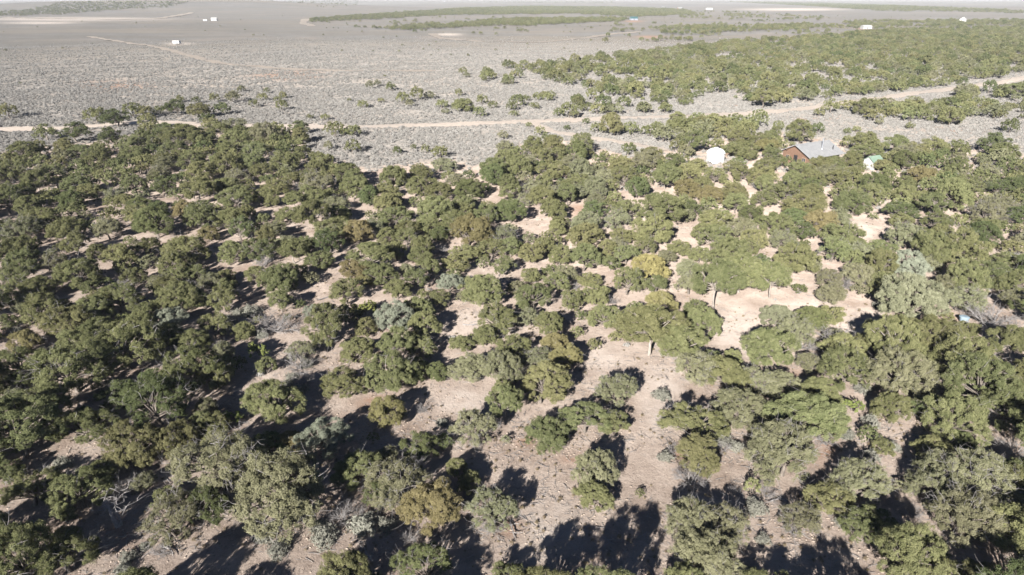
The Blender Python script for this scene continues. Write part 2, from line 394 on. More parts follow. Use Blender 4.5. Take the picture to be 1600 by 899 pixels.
# trees picked off the photograph one by one: kind letter -> "x y crown-radius" (crown centre)
PICK = {
 'g': """45 767 36;124 768 40;160 742 22;36 880 46;104 870 36;100 840 18;4 740 22;112 580 50;130 548 38;26 566 30;200 550 42;130 668 35;24 690 44;332 664 22;426 634 42;538 602 34;560 552 26;620 548 25;792 640 30;786 612 18;916 652 40;856 680 34;1078 664 47;1316 580 38;1392 552 40;1504 568 40;1394 640 26;1492 660 38;1530 604 44;1575 640 42;
 12 392 22;36 390 20;40 410 28;120 384 22;152 396 18;230 386 20;290 392 37;120 430 34;206 434 22;28 438 30;56 454 24;12 468 20;272 416 28;280 434 22;306 432 20;142 454 16;186 470 31;144 486 30;60 488 34;102 478 20;230 492 24;280 472 32;406 394 28;498 406 27;480 386 18;436 442 33;400 432 18;486 438 14;352 432 16;352 472 28;580 406 38;594 428 30;540 460 27;510 514 46;544 492 24;336 514 25;660 388 25;768 392 24;796 390 22;874 402 24;912 408 28;952 414 18;788 418 22;866 444 24;672 426 18;650 440 22;752 456 38;688 468 20;652 484 26;834 466 34;894 470 24;778 504 38;758 528 22;946 500 28;978 398 26;1010 390 18;982 446 28;1140 396 40;1130 424 24;1088 492 26;1100 514 32;972 504 26;1080 540 24;1300 392 28;1376 392 28;1454 392 34;1510 398 34;1374 424 24;1380 442 22;1514 440 32;1550 432 28;1586 442 26;1568 410 26;1384 532 44;1456 524 42;1588 545 28;1408 884 45;1346 826 26;1370 812 26;340 590 27;656 545 22;1588 749 30;1260 655 52""",
 'k': """192 618 32;248 632 46;236 600 26;300 584 42;325 790 34;420 700 27;652 580 24;682 584 18;656 700 30;660 889 38;8 620 14;300 470 24;600 770 30;690 690 18;1500 690 20;1440 640 18""",
 'y': """206 690 42;274 690 32;312 668 20;298 545 26;340 575 24;608 586 40;846 608 38;960 662 23;928 775 30;716 739 18;734 757 19;545 905 46;792 905 26;1070 915 34;1296 779 33;1134 586 36;1288 620 28;1292 656 30;1358 682 14;1380 698 16;1444 638 17;1408 761 10;1460 862 17;1482 905 32;1540 908 26;1176 763 13;
 188 398 30;100 504 36;220 512 26;726 394 28;710 410 26;830 396 26;850 386 20;828 430 20;620 454 25;572 516 22;860 500 25;930 462 26;920 436 22;800 542 26;902 520 14;930 540 14;1092 400 20;1244 404 40;1298 492 24;1330 410 18;1196 530 18;1250 452 13;1006 496 12;352 452 20;160 466 20;944 392 22""",
 's': """340 728 58;450 775 70;270 807 40;768 799 38;928 738 36;1086 822 42;1134 816 38;1104 872 46;1346 757 38;1222 714 50;740 672 36;738 580 29;784 578 31;840 560 28;958 610 33;1088 574 38;1180 598 28;1220 606 30;1152 640 40;1404 586 45;84 412 20;330 444 20;1040 402 20;1074 420 26;1080 446 26;1268 412 22;1340 392 26;1342 430 26;1300 460 24;1480 446 22;1506 466 34;1586 470 18;1294 436 22;636 424 16;1462 752 44;1532 752 48;1500 800 46;620 745 50;728 462 18;1268 570 20;470 548 24;1405 862 34;1456 416 16;1244 522 32""",
 'T': """1016 528 50;1120 456 42;1160 432 42;1206 446 30;1200 562 38;1060 545 38;460 396 26""",
 'p': """508 686 38;616 500 34;266 500 26;702 442 24;1418 418 29;488 486 15""",
 'P': """1426 466 48;1214 494 25;1010 520 20""",
 'o': """675 800 46;452 692 24;606 644 29;884 562 26;868 536 30;554 424 26;566 442 16;1030 472 28""",
 'h': """1247 265 20;1281 262 20;1309 258 17;1228 257 14;1331 252 17;1208 246 15;1268 283 20;1310 284 19;1238 287 17;1346 262 10;1381 258 16;1090 262 18;1146 264 17;1118 277 19""",
 'G': """1016 421 32""",
 'w': """406 548 17;366 650 16;790 689 8;1000 771 8;1332 632 16;682 506 9;582 684 10""",
}
DEADPX = "530 806 28;1080 752 30;770 826 20;465 572 26;474 596 18;430 508 32;306 452 22;410 414 15;176 448 18;1310 535 36;1216 652 22;1550 496 36;1542 648 26;634 776 26;138 620 16;1585 705 26;1290 692 16;1200 772 16;1150 772 14;1375 762 14;1430 802 14;1560 732 18;1240 832 16;1052 702 14;560 802 16;640 842 16;250 862 14;1230 650 18;1195 440 14;1255 538 24;1340 436 22;1318 448 16;745 692 16;1185 602 16;955 472 12;897 448 12;1024 312 14;1182 293 10;570 436 14;75 392 12;455 296 14;1075 548 14;1130 702 14;880 558 14;1440 474 12;1575 472 16;300 708 16;1508 642 16;1400 542 14;660 642 12;690 392 12;352 398 16;196 762 22"
BUSHPX = "96 727 14;200 872 12;192 892 12;226 855 8;500 823 14;506 840 20;568 822 22;604 822 15;412 835 18;434 860 16;1180 795 16;1318 819 12;1570 843 12;1192 843 11;170 608 12;266 576 10;186 710 10;690 662 9;1034 618 14;1126 688 16;1150 698 12;1180 686 10;1040 714 12;1346 608 12;1360 660 12;1322 680 12;1360 714 12;22 518 9;276 520 10;48 534 10;392 488 14;360 502 10;448 470 11;410 524 10;1380 480 12;470 610 12;455 590 10;1060 640 10;1395 700 10;1270 805 12;450 600 9;480 570 10;372 490 10;1425 745 9"
# middle-distance trees picked one by one beyond the main wood
MIDPX = """13 177 11;117 202 28;72 210 14;150 183 14;180 187 18;207 175 14;227 175 14;250 173 9;275 170 15;310 173 16;323 187 12;347 172 12;282 157 6;307 158 7;335 155 8;363 155 9;377 140 6;410 152 8;397 163 8;440 167 9;485 183 6;507 183 7;417 143 5;230 193 14;233 203 12;367 197 20;327 193 12;467 200 16;413 213 22;367 217 22;260 207 18;213 230 20;173 220 16;523 205 14;463 227 14;433 223 14;110 235 16;33 240 20;63 229 8;283 220 22;320 220 16;513 230 8;
553 205 14;538 208 8;550 233 12;578 135 7;590 132 6;611 137 8;628 155 11;653 150 12;671 150 9;640 163 8;566 165 8;595 157 6;690 163 10;723 165 17;696 175 7;750 178 10;753 158 9;716 147 7;800 167 10;770 165 8;811 152 6;803 178 7;836 167 7;890 175 14;873 177 9;896 180 8;933 172 12;963 173 12;1006 170 12;1040 170 9;786 212 10;843 207 9;826 196 6;793 233 15;830 228 19;856 218 10;870 232 20;910 230 18;960 200 20;933 203 10;986 203 14;1016 207 12;1053 195 16;983 235 12;1060 230 14;886 200 6;916 191 6;620 237 8;666 235 8;688 240 12;646 230 6;
1191 158 16;1298 170 11;1279 177 8;1326 165 12;1353 167 20;1373 164 12;1389 160 8;1509 141 15;1546 139 10;1586 139 22;1366 180 13;1419 163 20;1486 183 18;1423 182 12;1579 200 12;1373 192 6;1423 198 6;1148 190 14;1143 207 13;1213 203 7;1233 200 6;1278 203 9;1324 207 6;1338 203 6;1096 197 18;1113 192 14;1079 207 16;1249 211 20;1210 218 16;1183 220 20;1156 223 18;1086 227 20;1349 230 16;1399 232 16;1426 234 18;1459 233 18;1496 234 14;1553 230 18;1326 224 12;1366 236 14"""
def parse(s): return [tuple(float(v) for v in t.split()) for t in s.replace('\n', '').split(';') if t.strip()]

# ------------------------------------------------------------------ ground sheet
ang = np.concatenate([np.linspace(-46, 46, 500), np.linspace(46, 314, 56)[1:-1]]) * math.pi / 180
rad = np.concatenate([[0.0], 10 * 1.0235 ** np.arange(350)]); rad = rad[rad < 32000]
AA, RR = np.meshgrid(ang, rad); GX, GY = RR * np.sin(AA), RR * np.cos(AA); GZ = gh(GX, GY)
nr, na = AA.shape
ii, jj = np.meshgrid(np.arange(nr - 1), np.arange(na), indexing='ij'); j2 = (jj + 1) % na
Q = np.stack([ii * na + jj, ii * na + j2, (ii + 1) * na + j2, (ii + 1) * na + jj], -1).reshape(-1, 4)
gpx, gpy = to_px(GX, GY, GZ)
wob = 3 * np.sin(GX / 7.0) * np.cos(GY / 9.0) + 2 * np.sin(GX / 2.3 + GY / 3.1)
wood = (inside(gpx, gpy + wob * 0.8, WOOD) | (GY < 25)).astype(float)
def blob(x, y, rx, ry): return np.exp(-(((gpx - x) / rx) ** 2 + ((gpy - y) / ry) ** 2) ** 1.5)
red = np.zeros(GX.shape)
for b in [(262, 666, 12, 7), (395, 422, 14, 7), (1290, 706, 22, 22), (1238, 582, 16, 8), (1180, 617, 12, 6), (590, 630, 34, 12), (905, 715, 34, 9), (1255, 188, 30, 4), (1300, 182, 14, 3), (1500, 205, 60, 3.5), (1470, 203, 25, 3), (560, 442, 14, 7), (60, 357, 30, 6), (1480, 500, 22, 8), (1065, 712, 22, 9), (1560, 835, 40, 22), (820, 690, 16, 10), (1150, 165, 10, 2), (650, 405, 9, 5), (800, 825, 24, 12), (185, 835, 26, 16), (990, 33.5, 16, 1.6), (1015, 58, 22, 2.2), (905, 330, 14, 10), (1350, 45, 12, 1.5), (450, 118, 60, 8), (180, 135, 60, 8)]:
    red = np.maximum(red, blob(*b))
pale = np.zeros(GX.shape)
for b in [(1160, 520, 48, 40), (1345, 505, 55, 22), (1270, 480, 40, 14), (705, 505, 60, 16), (730, 625, 50, 22), (860, 830, 50, 60), (1035, 620, 35, 70), (280, 68.5, 24, 1.6), (100, 30, 150, 3), (60, 36, 60, 2), (700, 54, 22, 2), (1180, 262, 14, 10), (1345, 362, 26, 12), (1010, 335, 18, 14), (1240, 15, 80, 2), (940, 560, 30, 20), (1170, 310, 22, 12)]:
    pale = np.maximum(pale, blob(*b))
gme = mesh_np('ground', np.stack([GX, GY, GZ], -1).reshape(-1, 3), Q, smooth=True)
scrub = np.clip((np.hypot(GX, GY) + 40 * np.sin(GX / 31.0) * np.cos(GY / 37.0) - 340) / 330, 0, 1)
for nm_, arr in (('wood', wood), ('red', red), ('pale', pale), ('scrub', scrub)):
    a = gme.attributes.new(nm_, 'FLOAT', 'POINT'); a.data.foreach_set('value', arr.ravel().astype(np.float32))

m, n, lk = new_mat('dry_soil')
tc = N(n, 'ShaderNodeTexCoord')
def noise(scale, detail=6, rough=0.6):
    x = N(n, 'ShaderNodeTexNoise'); x.inputs['Scale'].default_value = scale; x.inputs['Detail'].default_value = detail; x.inputs['Roughness'].default_value = rough
    lk.new(tc.outputs['Object'], x.inputs['Vector']); return x.outputs['Fac']
def attr(nm_): return N(n, 'ShaderNodeAttribute', attribute_name=nm_).outputs['Fac']
def rr(src, a, b): r = ramp(n, [(a, (0, 0, 0)), (b, (1, 1, 1))]); lk.new(src, r.inputs[0]); return r.outputs[0]
def mul(a, b):
    x = N(n, 'ShaderNodeMath', operation='MULTIPLY')
    for s, v in ((x.inputs[0], a), (x.inputs[1], b)):
        if isinstance(v, float): s.default_value = v
        else: lk.new(v, s)
    return x.outputs[0]
soil = ramp(n, [(0.32, (0.198, 0.160, 0.137)), (0.5, (0.260, 0.217, 0.188)), (0.7, (0.328, 0.282, 0.249))]); lk.new(noise(0.35, 9, 0.68), soil.inputs[0])
c = soil.outputs[0]
c = mixc(n, lk, mul(rr(noise(0.16, 5), 0.50, 0.68), 0.55), c, (0.125, 0.090, 0.070))            # needle litter patches
c = mixc(n, lk, mul(rr(noise(2.2, 7, 0.75), 0.53, 0.66), 0.5), c, (0.095, 0.074, 0.060))          # scattered litter
c = mixc(n, lk, mul(rr(noise(7.5, 4, 0.7), 0.60, 0.70), 0.6), c, (0.075, 0.060, 0.050))          # twigs and cones
c = mixc(n, lk, mul(rr(noise(5.0, 3, 0.6), 0.62, 0.70), 0.5), c, (0.37, 0.32, 0.27))            # pale chips
plain = ramp(n, [(0.3, (0.155, 0.144, 0.133)), (0.52, (0.190, 0.178, 0.166)), (0.72, (0.230, 0.216, 0.202))]); lk.new(noise(0.09, 8, 0.7), plain.inputs[0])
pc = mixc(n, lk, mul(rr(noise(0.9, 5, 0.7), 0.50, 0.62), 0.55), plain.outputs[0], (0.115, 0.107, 0.098))  # sage speckle past where bushes show
pc = mixc(n, lk, mul(rr(noise(0.012, 4), 0.46, 0.62), 0.35), pc, (0.245, 0.205, 0.172))
pc = mixc(n, lk, mul(rr(noise(0.0045, 5), 0.48, 0.60), 0.3), pc, (0.18, 0.172, 0.162))
cov = ramp(n, [(0.3, (0.080, 0.079, 0.077)), (0.52, (0.103, 0.101, 0.099)), (0.72, (0.128, 0.125, 0.122))]); lk.new(noise(0.06, 9, 0.75), cov.inputs[0])
cv = mixc(n, lk, mul(rr(noise(0.55, 5, 0.75), 0.50, 0.60), 0.5), cov.outputs[0], (0.058, 0.056, 0.052))     # unbroken sage cover too far off to tell bushes apart
cv = mixc(n, lk, mul(rr(noise(0.010, 4), 0.50, 0.64), 0.5), cv, (0.135, 0.118, 0.103))
cv = mixc(n, lk, mul(rr(noise(0.0032, 5), 0.48, 0.60), 0.35), cv, (0.085, 0.082, 0.079))
mpp = N(n, 'ShaderNodeMapping'); mpp.inputs['Scale'].default_value = (0.0022, 0.012, 0.01); lk.new(tc.outputs['Object'], mpp.inputs[0])
dn = N(n, 'ShaderNodeTexNoise'); dn.inputs['Scale'].default_value = 1.0; dn.inputs['Detail'].default_value = 7; dn.inputs['Distortion'].default_value = 1.2; lk.new(mpp.outputs[0], dn.inputs['Vector'])
cv = mixc(n, lk, mul(rr(dn.outputs['Fac'], 0.53, 0.60), 0.55), cv, (0.155, 0.137, 0.118))   # pale drainage flats
cv = mixc(n, lk, mul(rr(dn.outputs['Fac'], 0.46, 0.40), 0.45), cv, (0.078, 0.074, 0.066))
pc = mixc(n, lk, attr('scrub'), pc, cv)
c = mixc(n, lk, attr('wood'), pc, c)
c = mixc(n, lk, mul(attr('pale'), mul(rr(noise(0.5, 6), 0.25, 0.6), 0.85)), c, (0.335, 0.298, 0.270))
c = mixc(n, lk, mul(attr('red'), mul(rr(noise(0.7, 6), 0.3, 0.55), 0.8)), c, (0.185, 0.112, 0.078))
c = mixc(n, lk, mul(rr(noise(14.0, 2), 0.60, 0.72), 0.35), c, (0.12, 0.09, 0.07))
p = N(n, 'ShaderNodeBsdfDiffuse'); p.inputs['Roughness'].default_value = 1.0; lk.new(c, p.inputs['Color'])
bp = N(n, 'ShaderNodeBump'); bp.inputs['Strength'].default_value = 1.0; bp.inputs['Distance'].default_value = 0.16
lk.new(noise(3.5, 8, 0.72), bp.inputs['Height']); lk.new(bp.outputs[0], p.inputs['Normal'])
o_ = N(n, 'ShaderNodeOutputMaterial'); lk.new(p.outputs[0], o_.inputs[0])
gme.materials.append(m)
obj('ground', gme, kind='structure', label='tan soil and grey sagebrush plain reaching to the horizon')

# roads: thin draped sheets
M['road'] = rough_mat('road_dirt', (0.420, 0.362, 0.310), (0.520, 0.455, 0.395), 0.9, bump=0.5, spec=0.05)
M['track'] = rough_mat('track_dirt', (0.27, 0.235, 0.20), (0.36, 0.315, 0.27), 0.9, bump=0.5, spec=0.05)
for nme, wd, q in ROAD_W:
    tn = unit(np.gradient(q, axis=0)); nn = np.stack([-tn[:, 1], tn[:, 0]], 1)
    cols_ = np.linspace(-0.5, 0.5, 7); V = []
    far = np.hypot(q[:, 0], q[:, 1])
    for k, cc in enumerate(cols_):
        jit = np.array([math.sin(i * 1.7 + k) * 0.10 + math.sin(i * 0.43 + 2 * k) * 0.12 for i in range(len(q))]) * (abs(cc) > 0.4)
        e = q + nn * (wd * (cc + np.sign(cc) * jit))[:, None] if np.ndim(jit) else q
        z = gh(e[:, 0], e[:, 1]) + 0.03 + 0.05 * (1 - abs(cc) * 2) + far * 0.00025
        V.append(np.stack([e[:, 0], e[:, 1], z], 1))
    V = np.stack(V, 1); nq = len(q)
    i, j = np.meshgrid(np.arange(nq - 1), np.arange(6), indexing='ij')
    Qr = np.stack([i * 7 + j, i * 7 + j + 1, (i + 1) * 7 + j + 1, (i + 1) * 7 + j], -1).reshape(-1, 4)
    obj(nme, mesh_np(nme, V.reshape(-1, 3), Qr, [M['track' if nme == 'dirt_track' else 'road']], smooth=True), kind='structure')

# ------------------------------------------------------------------ the trees: where each one stands
def place(x, y, r, hk):
    """crown centre pixel + crown radius pixel -> ground point, crown radius in metres"""
    b = at(x, y)
    rm = r * np.linalg.norm(b - np.array([0, 0, H])) / F
    for _ in range(3):
        b = at(x, y, up=rm * hk)
        dist = np.linalg.norm(b + np.array([0, 0, rm * hk]) - np.array([0, 0, H])); rm = r * dist / F
    return b, float(rm)

SPOTS = []     # (x, y, z, crown radius m, pixel radius, leaf letter, picked by hand)
for k, s in PICK.items():
    for x, y, r in parse(s):
        b, rm = place(x, y, r * (1.0 if y > 540 else (0.86 if k not in 'TGpP' else 0.95)), 0.66)
        SPOTS.append((*b, rm, r, 'gyg'[int(x) % 3] if k == 'h' else k))
for x, y, r in parse(MIDPX):
    b, rm = place(x, y, r, 0.6)
    SPOTS.append((*b, min(rm, 4.2), r, random.choice('gygyks')))

# the dense belt between the hand-picked foreground and the sagebrush plain
taken = [(s[0], s[1], s[3]) for s in SPOTS]
tries = 0
cand = rng.uniform([-190, 96], [190, 225], (14000, 2))
cz_ = gh(cand[:, 0], cand[:, 1]); cpx, cpy = to_px(cand[:, 0], cand[:, 1], cz_ + 1.6)
gx_, gy_ = to_px(cand[:, 0], cand[:, 1], cz_)
ttx, tty = to_px(cand[:, 0], cand[:, 1], cz_ + 3.2)
ok = inside(cpx, cpy, WOOD) & inside(ttx, tty + 3, WOOD) & (cpy < 376) & (cpx > -70) & (cpx < 1670) & (road_dist(cand[:, 0], cand[:, 1]) > 2.5)
for bx, by, rx, ry in BARE: ok &= (((gx_ - bx) / (rx * 1.15)) ** 2 + ((gy_ - 2 - by) / (ry * 1.5)) ** 2) > 1
for bx, by, rx, ry in HOUSE_KEEP: ok &= (((gx_ - bx) / rx) ** 2 + ((gy_ - by) / ry) ** 2) > 1
tk = np.array(taken)
for (x, y), good in zip(cand, ok):
    if not good: continue
    rm = float(np.clip(rng.normal(2.35, 0.7), 0.9, 3.6))
    d = np.hypot(tk[:, 0] - x, tk[:, 1] - y)
    if (d < np.maximum(1.6, 0.85 * (rm + tk[:, 2]))).any(): continue
    tk = np.concatenate([tk, [[x, y, rm]]])
    z = float(gh(x, y)); dist = math.sqrt(x * x + y * y + (H - z) ** 2)
    SPOTS.append((x, y, z, rm, rm * F / dist, random.choices('gyskoT', (34, 30, 14, 12, 3, 3))[0]))
# small trees between the picked ones
cand = rng.uniform([-100, 38], [110, 104], (5200, 2)); cz_ = gh(cand[:, 0], cand[:, 1]); cpx, cpy = to_px(cand[:, 0], cand[:, 1], cz_ + 0.9); gx_, gy_ = to_px(cand[:, 0], cand[:, 1], cz_)
OPEN = [(1160, 515, 60, 50), (1340, 500, 70, 30), (705, 505, 75, 26), (735, 625, 60, 40), (890, 760, 130, 150), (1035, 640, 55, 110), (640, 640, 30, 20), (540, 470, 60, 25), (395, 420, 26, 16), (430, 560, 50, 16), (1200, 830, 40, 60), (1270, 480, 50, 20), (180, 800, 40, 30), (450, 850, 60, 40), (1000, 600, 40, 40), (810, 430, 20, 12), (930, 560, 40, 25), (1330, 640, 30, 30), (1506, 505, 26, 20), (1300, 700, 30, 26)]
ok = (cpy > 372) & (cpy < 880) & (cpx > -30) & (cpx < 1630) & ((cpy < 545) | (cpx < 640) | (cpx > 1060))
for bx, by, rx, ry in BARE + OPEN: ok &= (((gx_ - bx) / rx) ** 2 + ((gy_ - by) / ry) ** 2) > 1
n_small = 0
tk = np.array([(s[0], s[1], s[3]) for s in SPOTS])
for (x, y), good in zip(cand, ok):
    if not good or n_small >= 120: continue
    rm = float(np.clip(rng.normal(1.45, 0.4), 0.6, 2.3))
    if (np.hypot(tk[:, 0] - x, tk[:, 1] - y) < 0.82 * (rm + tk[:, 2])).any(): continue
    tk = np.concatenate([tk, [[x, y, rm]]]); n_small += 1
    z = float(gh(x, y)); SPOTS.append((x, y, z, rm, rm * F / math.sqrt(x * x + y * y + (H - z) ** 2), random.choices('gyskwo', (34, 30, 18, 10, 4, 4))[0]))
# the fillers among the hand-picked trees and just outside the frame, whose shadows and edges reach into it
for x, y, r in parse("1320 960 50;1650 840 60;1660 700 50;1640 600 40;-40 830 46;-45 700 42;-40 600 36;-30 480 30;1640 480 34;1635 420 30;1620 760 36;200 960 50;330 965 46;680 960 50;440 975 44;1600 940 50"):
    b, rm = place(x, y, r, 0.75); SPOTS.append((*b, rm, r, random.choice('gyk')))

# ------------------------------------------------------------------ landmarks for the labels
LM = [('the steep-roofed cabin', 1275, 250), ('the white round tent', 1117, 254), ('the pale green shed', 1362, 264), ('the golden yellow juniper', 1016, 436), ('the widest sandy clearing', 1160, 515), ('the blue tub', 1506, 504), ('the twisted grey trunk', 178, 812), ('the two pale junipers', 1426, 470), ('the grey brush heap', 468, 590), ('the bare grey dead tree', 1080, 768), ('the open-sand seedling', 1000, 776), ('the sandy ledge', 735, 625), ('the long sandy strip', 690, 508), ('the bleached shrubs', 1312, 548), ('the shaded silvery juniper', 508, 705), ('the larger silvery juniper', 616, 515), ('the small silvery juniper', 266, 516), ('the red soil patch', 1290, 706), ('the reddish bare bank', 395, 424), ('the pale trunks', 1170, 470), ('the long bare strip', 40, 358), ('the fork of the driveway', 835, 193), ('the red streaked verge', 1250, 188)]
LMW = np.array([at(x, y)[:2] for _, x, y in LM])
used_lab = {}
ALLT = np.array([(q[0], q[1], q[3]) for q in SPOTS])
def label_for(words_, x, y, rm):
    size = 'small' if rm < 1.9 else ('mid-sized' if rm < 2.8 else ('large' if rm < 3.6 else 'huge'))
    gap = np.hypot(ALLT[:, 0] - x, ALLT[:, 1] - y) - ALLT[:, 2] - rm
    gap = gap[np.hypot(ALLT[:, 0] - x, ALLT[:, 1] - y) > 0.05]
    crowd = 'lone ' if gap.min() > 0.8 else ('crowded ' if (gap < -0.4).sum() >= 2 else '')
    d = np.hypot(LMW[:, 0] - x, LMW[:, 1] - y); i = int(np.argmin(d)); dd = d[i]
    rd = float(road_dist([x], [y])[0]); rl = float(road_dist([LMW[i, 0]], [LMW[i, 1]])[0])
    if len((crowd + words_ + LM[i][0]).replace('-', ' ').split()) > 9: crowd = ''
    if rd < 6: return f"{size} {crowd}{words_} on the road verge nearest {LM[i][0]}"
    if dd < 7: return f"{size} {crowd}{words_} beside {LM[i][0]}"
    tail = 'towards the road' if rd < rl else 'away from road'
    if len((crowd + words_ + LM[i][0]).split()) > 8: crowd = ''
    return f"{size} {crowd}{words_} {'near' if dd < 16 else 'off'} {'from ' if dd >= 16 else ''}{LM[i][0]} {tail}"

def put_tree(kindname, proto, words_, x, y, z, rm, group, hs=1.0, rot=None):
    s = rm / proto['R']
    e = bpy.data.objects.new(kindname, None); col.objects.link(e); e.empty_display_size = 0.3
    e.location = (x, y, z); e.rotation_euler = (0, 0, random.uniform(0, 6.283) if rot is None else rot)
    a_ = random.uniform(0.84, 1.16); e.scale = (s * a_, s / a_, s * hs)
    e.rotation_euler[0] = random.gauss(0, 0.06); e.rotation_euler[1] = random.gauss(0, 0.06)
    obj('trunk', proto['trunk'], e); obj('crown', proto['crown'], e)
    if proto['dead']: obj('dead_twigs', proto['dead'], e, kind='stuff')
    e['category'] = 'tree'; e['group'] = group; e['label'] = label_for(words_, x, y, rm)
    return e

def chooser(leaf):
    if leaf == 'T': return 'pinyon_pine', PP[8]
    if leaf in 'pPoGwy': pool = [t for t in PJ if t[0] == leaf]; return 'juniper_tree', random.choice(pool)
    if leaf in 'ks': pool = [t for t in PP if t[0] == leaf]; return 'pinyon_pine', random.choice(pool)
    if random.random() < 0.55: return 'juniper_tree', random.choice([t for t in PJ if t[0] == 'g'])
    return 'pinyon_pine', random.choice([t for t in PP if t[0] == 'g'])

# tall pines at the lower edge, placed by where the tips of their long shadows fall
TALL = []
for tx, ty, yt, r_ in ((1004, 782, 893, 2.2), (905, 815, 896, 2.0), (1207, 858, 912, 2.2)):
    G_ = at(tx, ty); lo_, hi_ = 0.0, 30.0
    for _ in range(40):
        t_ = (lo_ + hi_) / 2; T_ = G_ - np.array(L) * t_
        if to_px(*T_)[1] < yt: lo_ = t_
        else: hi_ = t_
    TALL.append((T_[0], T_[1], float(gh(T_[0], T_[1])), r_, T_[2] - float(gh(T_[0], T_[1])), to_px(*T_)))
print('tall', [(round(t[4], 2), [round(float(v)) for v in t[5]]) for t in TALL])
SPOTS.sort(key=lambda s: -s[4])
count = {'juniper_tree': 0, 'pinyon_pine': len(TALL)}; rest = []
for x, y, z, rm, ht, _ in TALL:
    put_tree('pinyon_pine', PP[2][2], PP[2][1], x, y, z, rm, 'pinyon pines of the open woodland', ht / PP[2][2]['h'] / (rm / PP[2][2]['R']))
for x, y, z, rm, r, leaf in SPOTS:
    kn, (lf, words_, proto) = chooser(leaf)
    ppx, ppy = to_px(x, y, z + rm * 0.8)
    vis = -r < ppx < 1600 + r and ppy < 899 + r * 0.9
    if count[kn] >= 300:
        alt = 'pinyon_pine' if kn == 'juniper_tree' else 'juniper_tree'
        if count[alt] < 300 and leaf in 'gy':
            kn = alt; lf, words_, proto = (random.choice(PP[:3]) if alt == 'pinyon_pine' else random.choice(PJ[:5]))
        else:
            rest.append((x, y, z, rm)); continue
    count[kn] += 1
    hs = random.uniform(0.76, 1.08) * (0.92 if rm > 3.4 else 1.0)
    put_tree(kn, proto, words_, x, y, z, rm, 'junipers of the open woodland' if kn == 'juniper_tree' else 'pinyon pines of the open woodland', hs)

# dead trees and brush
for i, (x, y, r) in enumerate(parse(DEADPX)):
    b, rm = place(x, y, r, 0.35)
    o = obj('dead_tree', DEAD[i % 3], None, b); s = rm / 2.3; o.scale = (s, s, s * 0.9); o.rotation_euler = (0, 0, random.uniform(0, 6.28))
    o['category'] = 'dead tree'; o['group'] = 'leafless grey trees and shrubs'
    o['label'] = label_for(['leafless spreading dead tree', 'leafless wide-branched dead tree', 'leafless low twiggy dead tree'][i % 3], b[0], b[1], rm)
# sagebrush one by one in the near clearings
for i, (x, y, r) in enumerate(parse(BUSHPX)):
    b, rm = place(x, y, r, 0.25)
    o = obj('sagebrush', SAGE[i % 4], None, b); s = rm / 0.5; o.scale = (s, s, s * random.uniform(0.75, 1.0)); o.rotation_euler = (0, 0, random.uniform(0, 6.28))
    o['category'] = 'shrub'; o['group'] = 'pale sagebrush among the trees'
    o['label'] = label_for('pale grey-green sagebrush', b[0], b[1], rm * 2.2)

# ------------------------------------------------------------------ scattered masses (points carrying real geometry)
def scatter(name, pts, scl, meshes, label, squash=None):
    pts = np.asarray(pts, np.float32); n_ = len(pts)
    me = bpy.data.meshes.new(name); me.vertices.add(n_); me.vertices.foreach_set('co', pts.ravel())
    g = np.random.default_rng(len(name) + n_)
    sc3 = np.repeat(np.asarray(scl, np.float32)[:, None], 3, 1) * g.uniform(0.85, 1.15, (n_, 3)).astype(np.float32)
    a = me.attributes.new('scl', 'FLOAT_VECTOR', 'POINT'); a.data.foreach_set('vector', sc3.ravel())
    a = me.attributes.new('rot', 'FLOAT', 'POINT'); a.data.foreach_set('value', g.uniform(0, 6.283, n_).astype(np.float32))
    a = me.attributes.new('pick', 'INT', 'POINT'); a.data.foreach_set('value', g.integers(0, len(meshes), n_).astype(np.int32))
    src = bpy.data.collections.new(name + '_kinds')
    for i, q in enumerate(meshes): src.objects.link(bpy.data.objects.new(f'{name}_kind_{i:02d}', q))
    o = obj(name, me, kind='stuff', label=label)
    ng = bpy.data.node_groups.new(name, 'GeometryNodeTree')
    ng.interface.new_socket('Geometry', in_out='INPUT', socket_type='NodeSocketGeometry'); ng.interface.new_socket('Geometry', in_out='OUTPUT', socket_type='NodeSocketGeometry')
    nn = ng.nodes; gi = nn.new('NodeGroupInput'); go = nn.new('NodeGroupOutput'); ip = nn.new('GeometryNodeInstanceOnPoints')
    ci = nn.new('GeometryNodeCollectionInfo'); ci.inputs[0].default_value = src; ci.inputs['Separate Children'].default_value = True; ci.inputs['Reset Children'].default_value = True
    def na_(nm_, t):
        x = nn.new('GeometryNodeInputNamedAttribute'); x.data_type = t; x.inputs[0].default_value = nm_; return x.outputs[0]
    lkk = ng.links; cx = nn.new('ShaderNodeCombineXYZ'); lkk.new(na_('rot', 'FLOAT'), cx.inputs[2])
    lkk.new(gi.outputs[0], ip.inputs['Points']); lkk.new(ci.outputs[0], ip.inputs['Instance']); ip.inputs['Pick Instance'].default_value = True
    lkk.new(na_('pick', 'INT'), ip.inputs['Instance Index']); lkk.new(cx.outputs[0], ip.inputs['Rotation']); lkk.new(na_('scl', 'FLOAT_VECTOR'), ip.inputs['Scale'])
    lkk.new(ip.outputs[0], go.inputs[0])
    md = o.modifiers.new('scatter', 'NODES'); md.node_group = ng
    return o

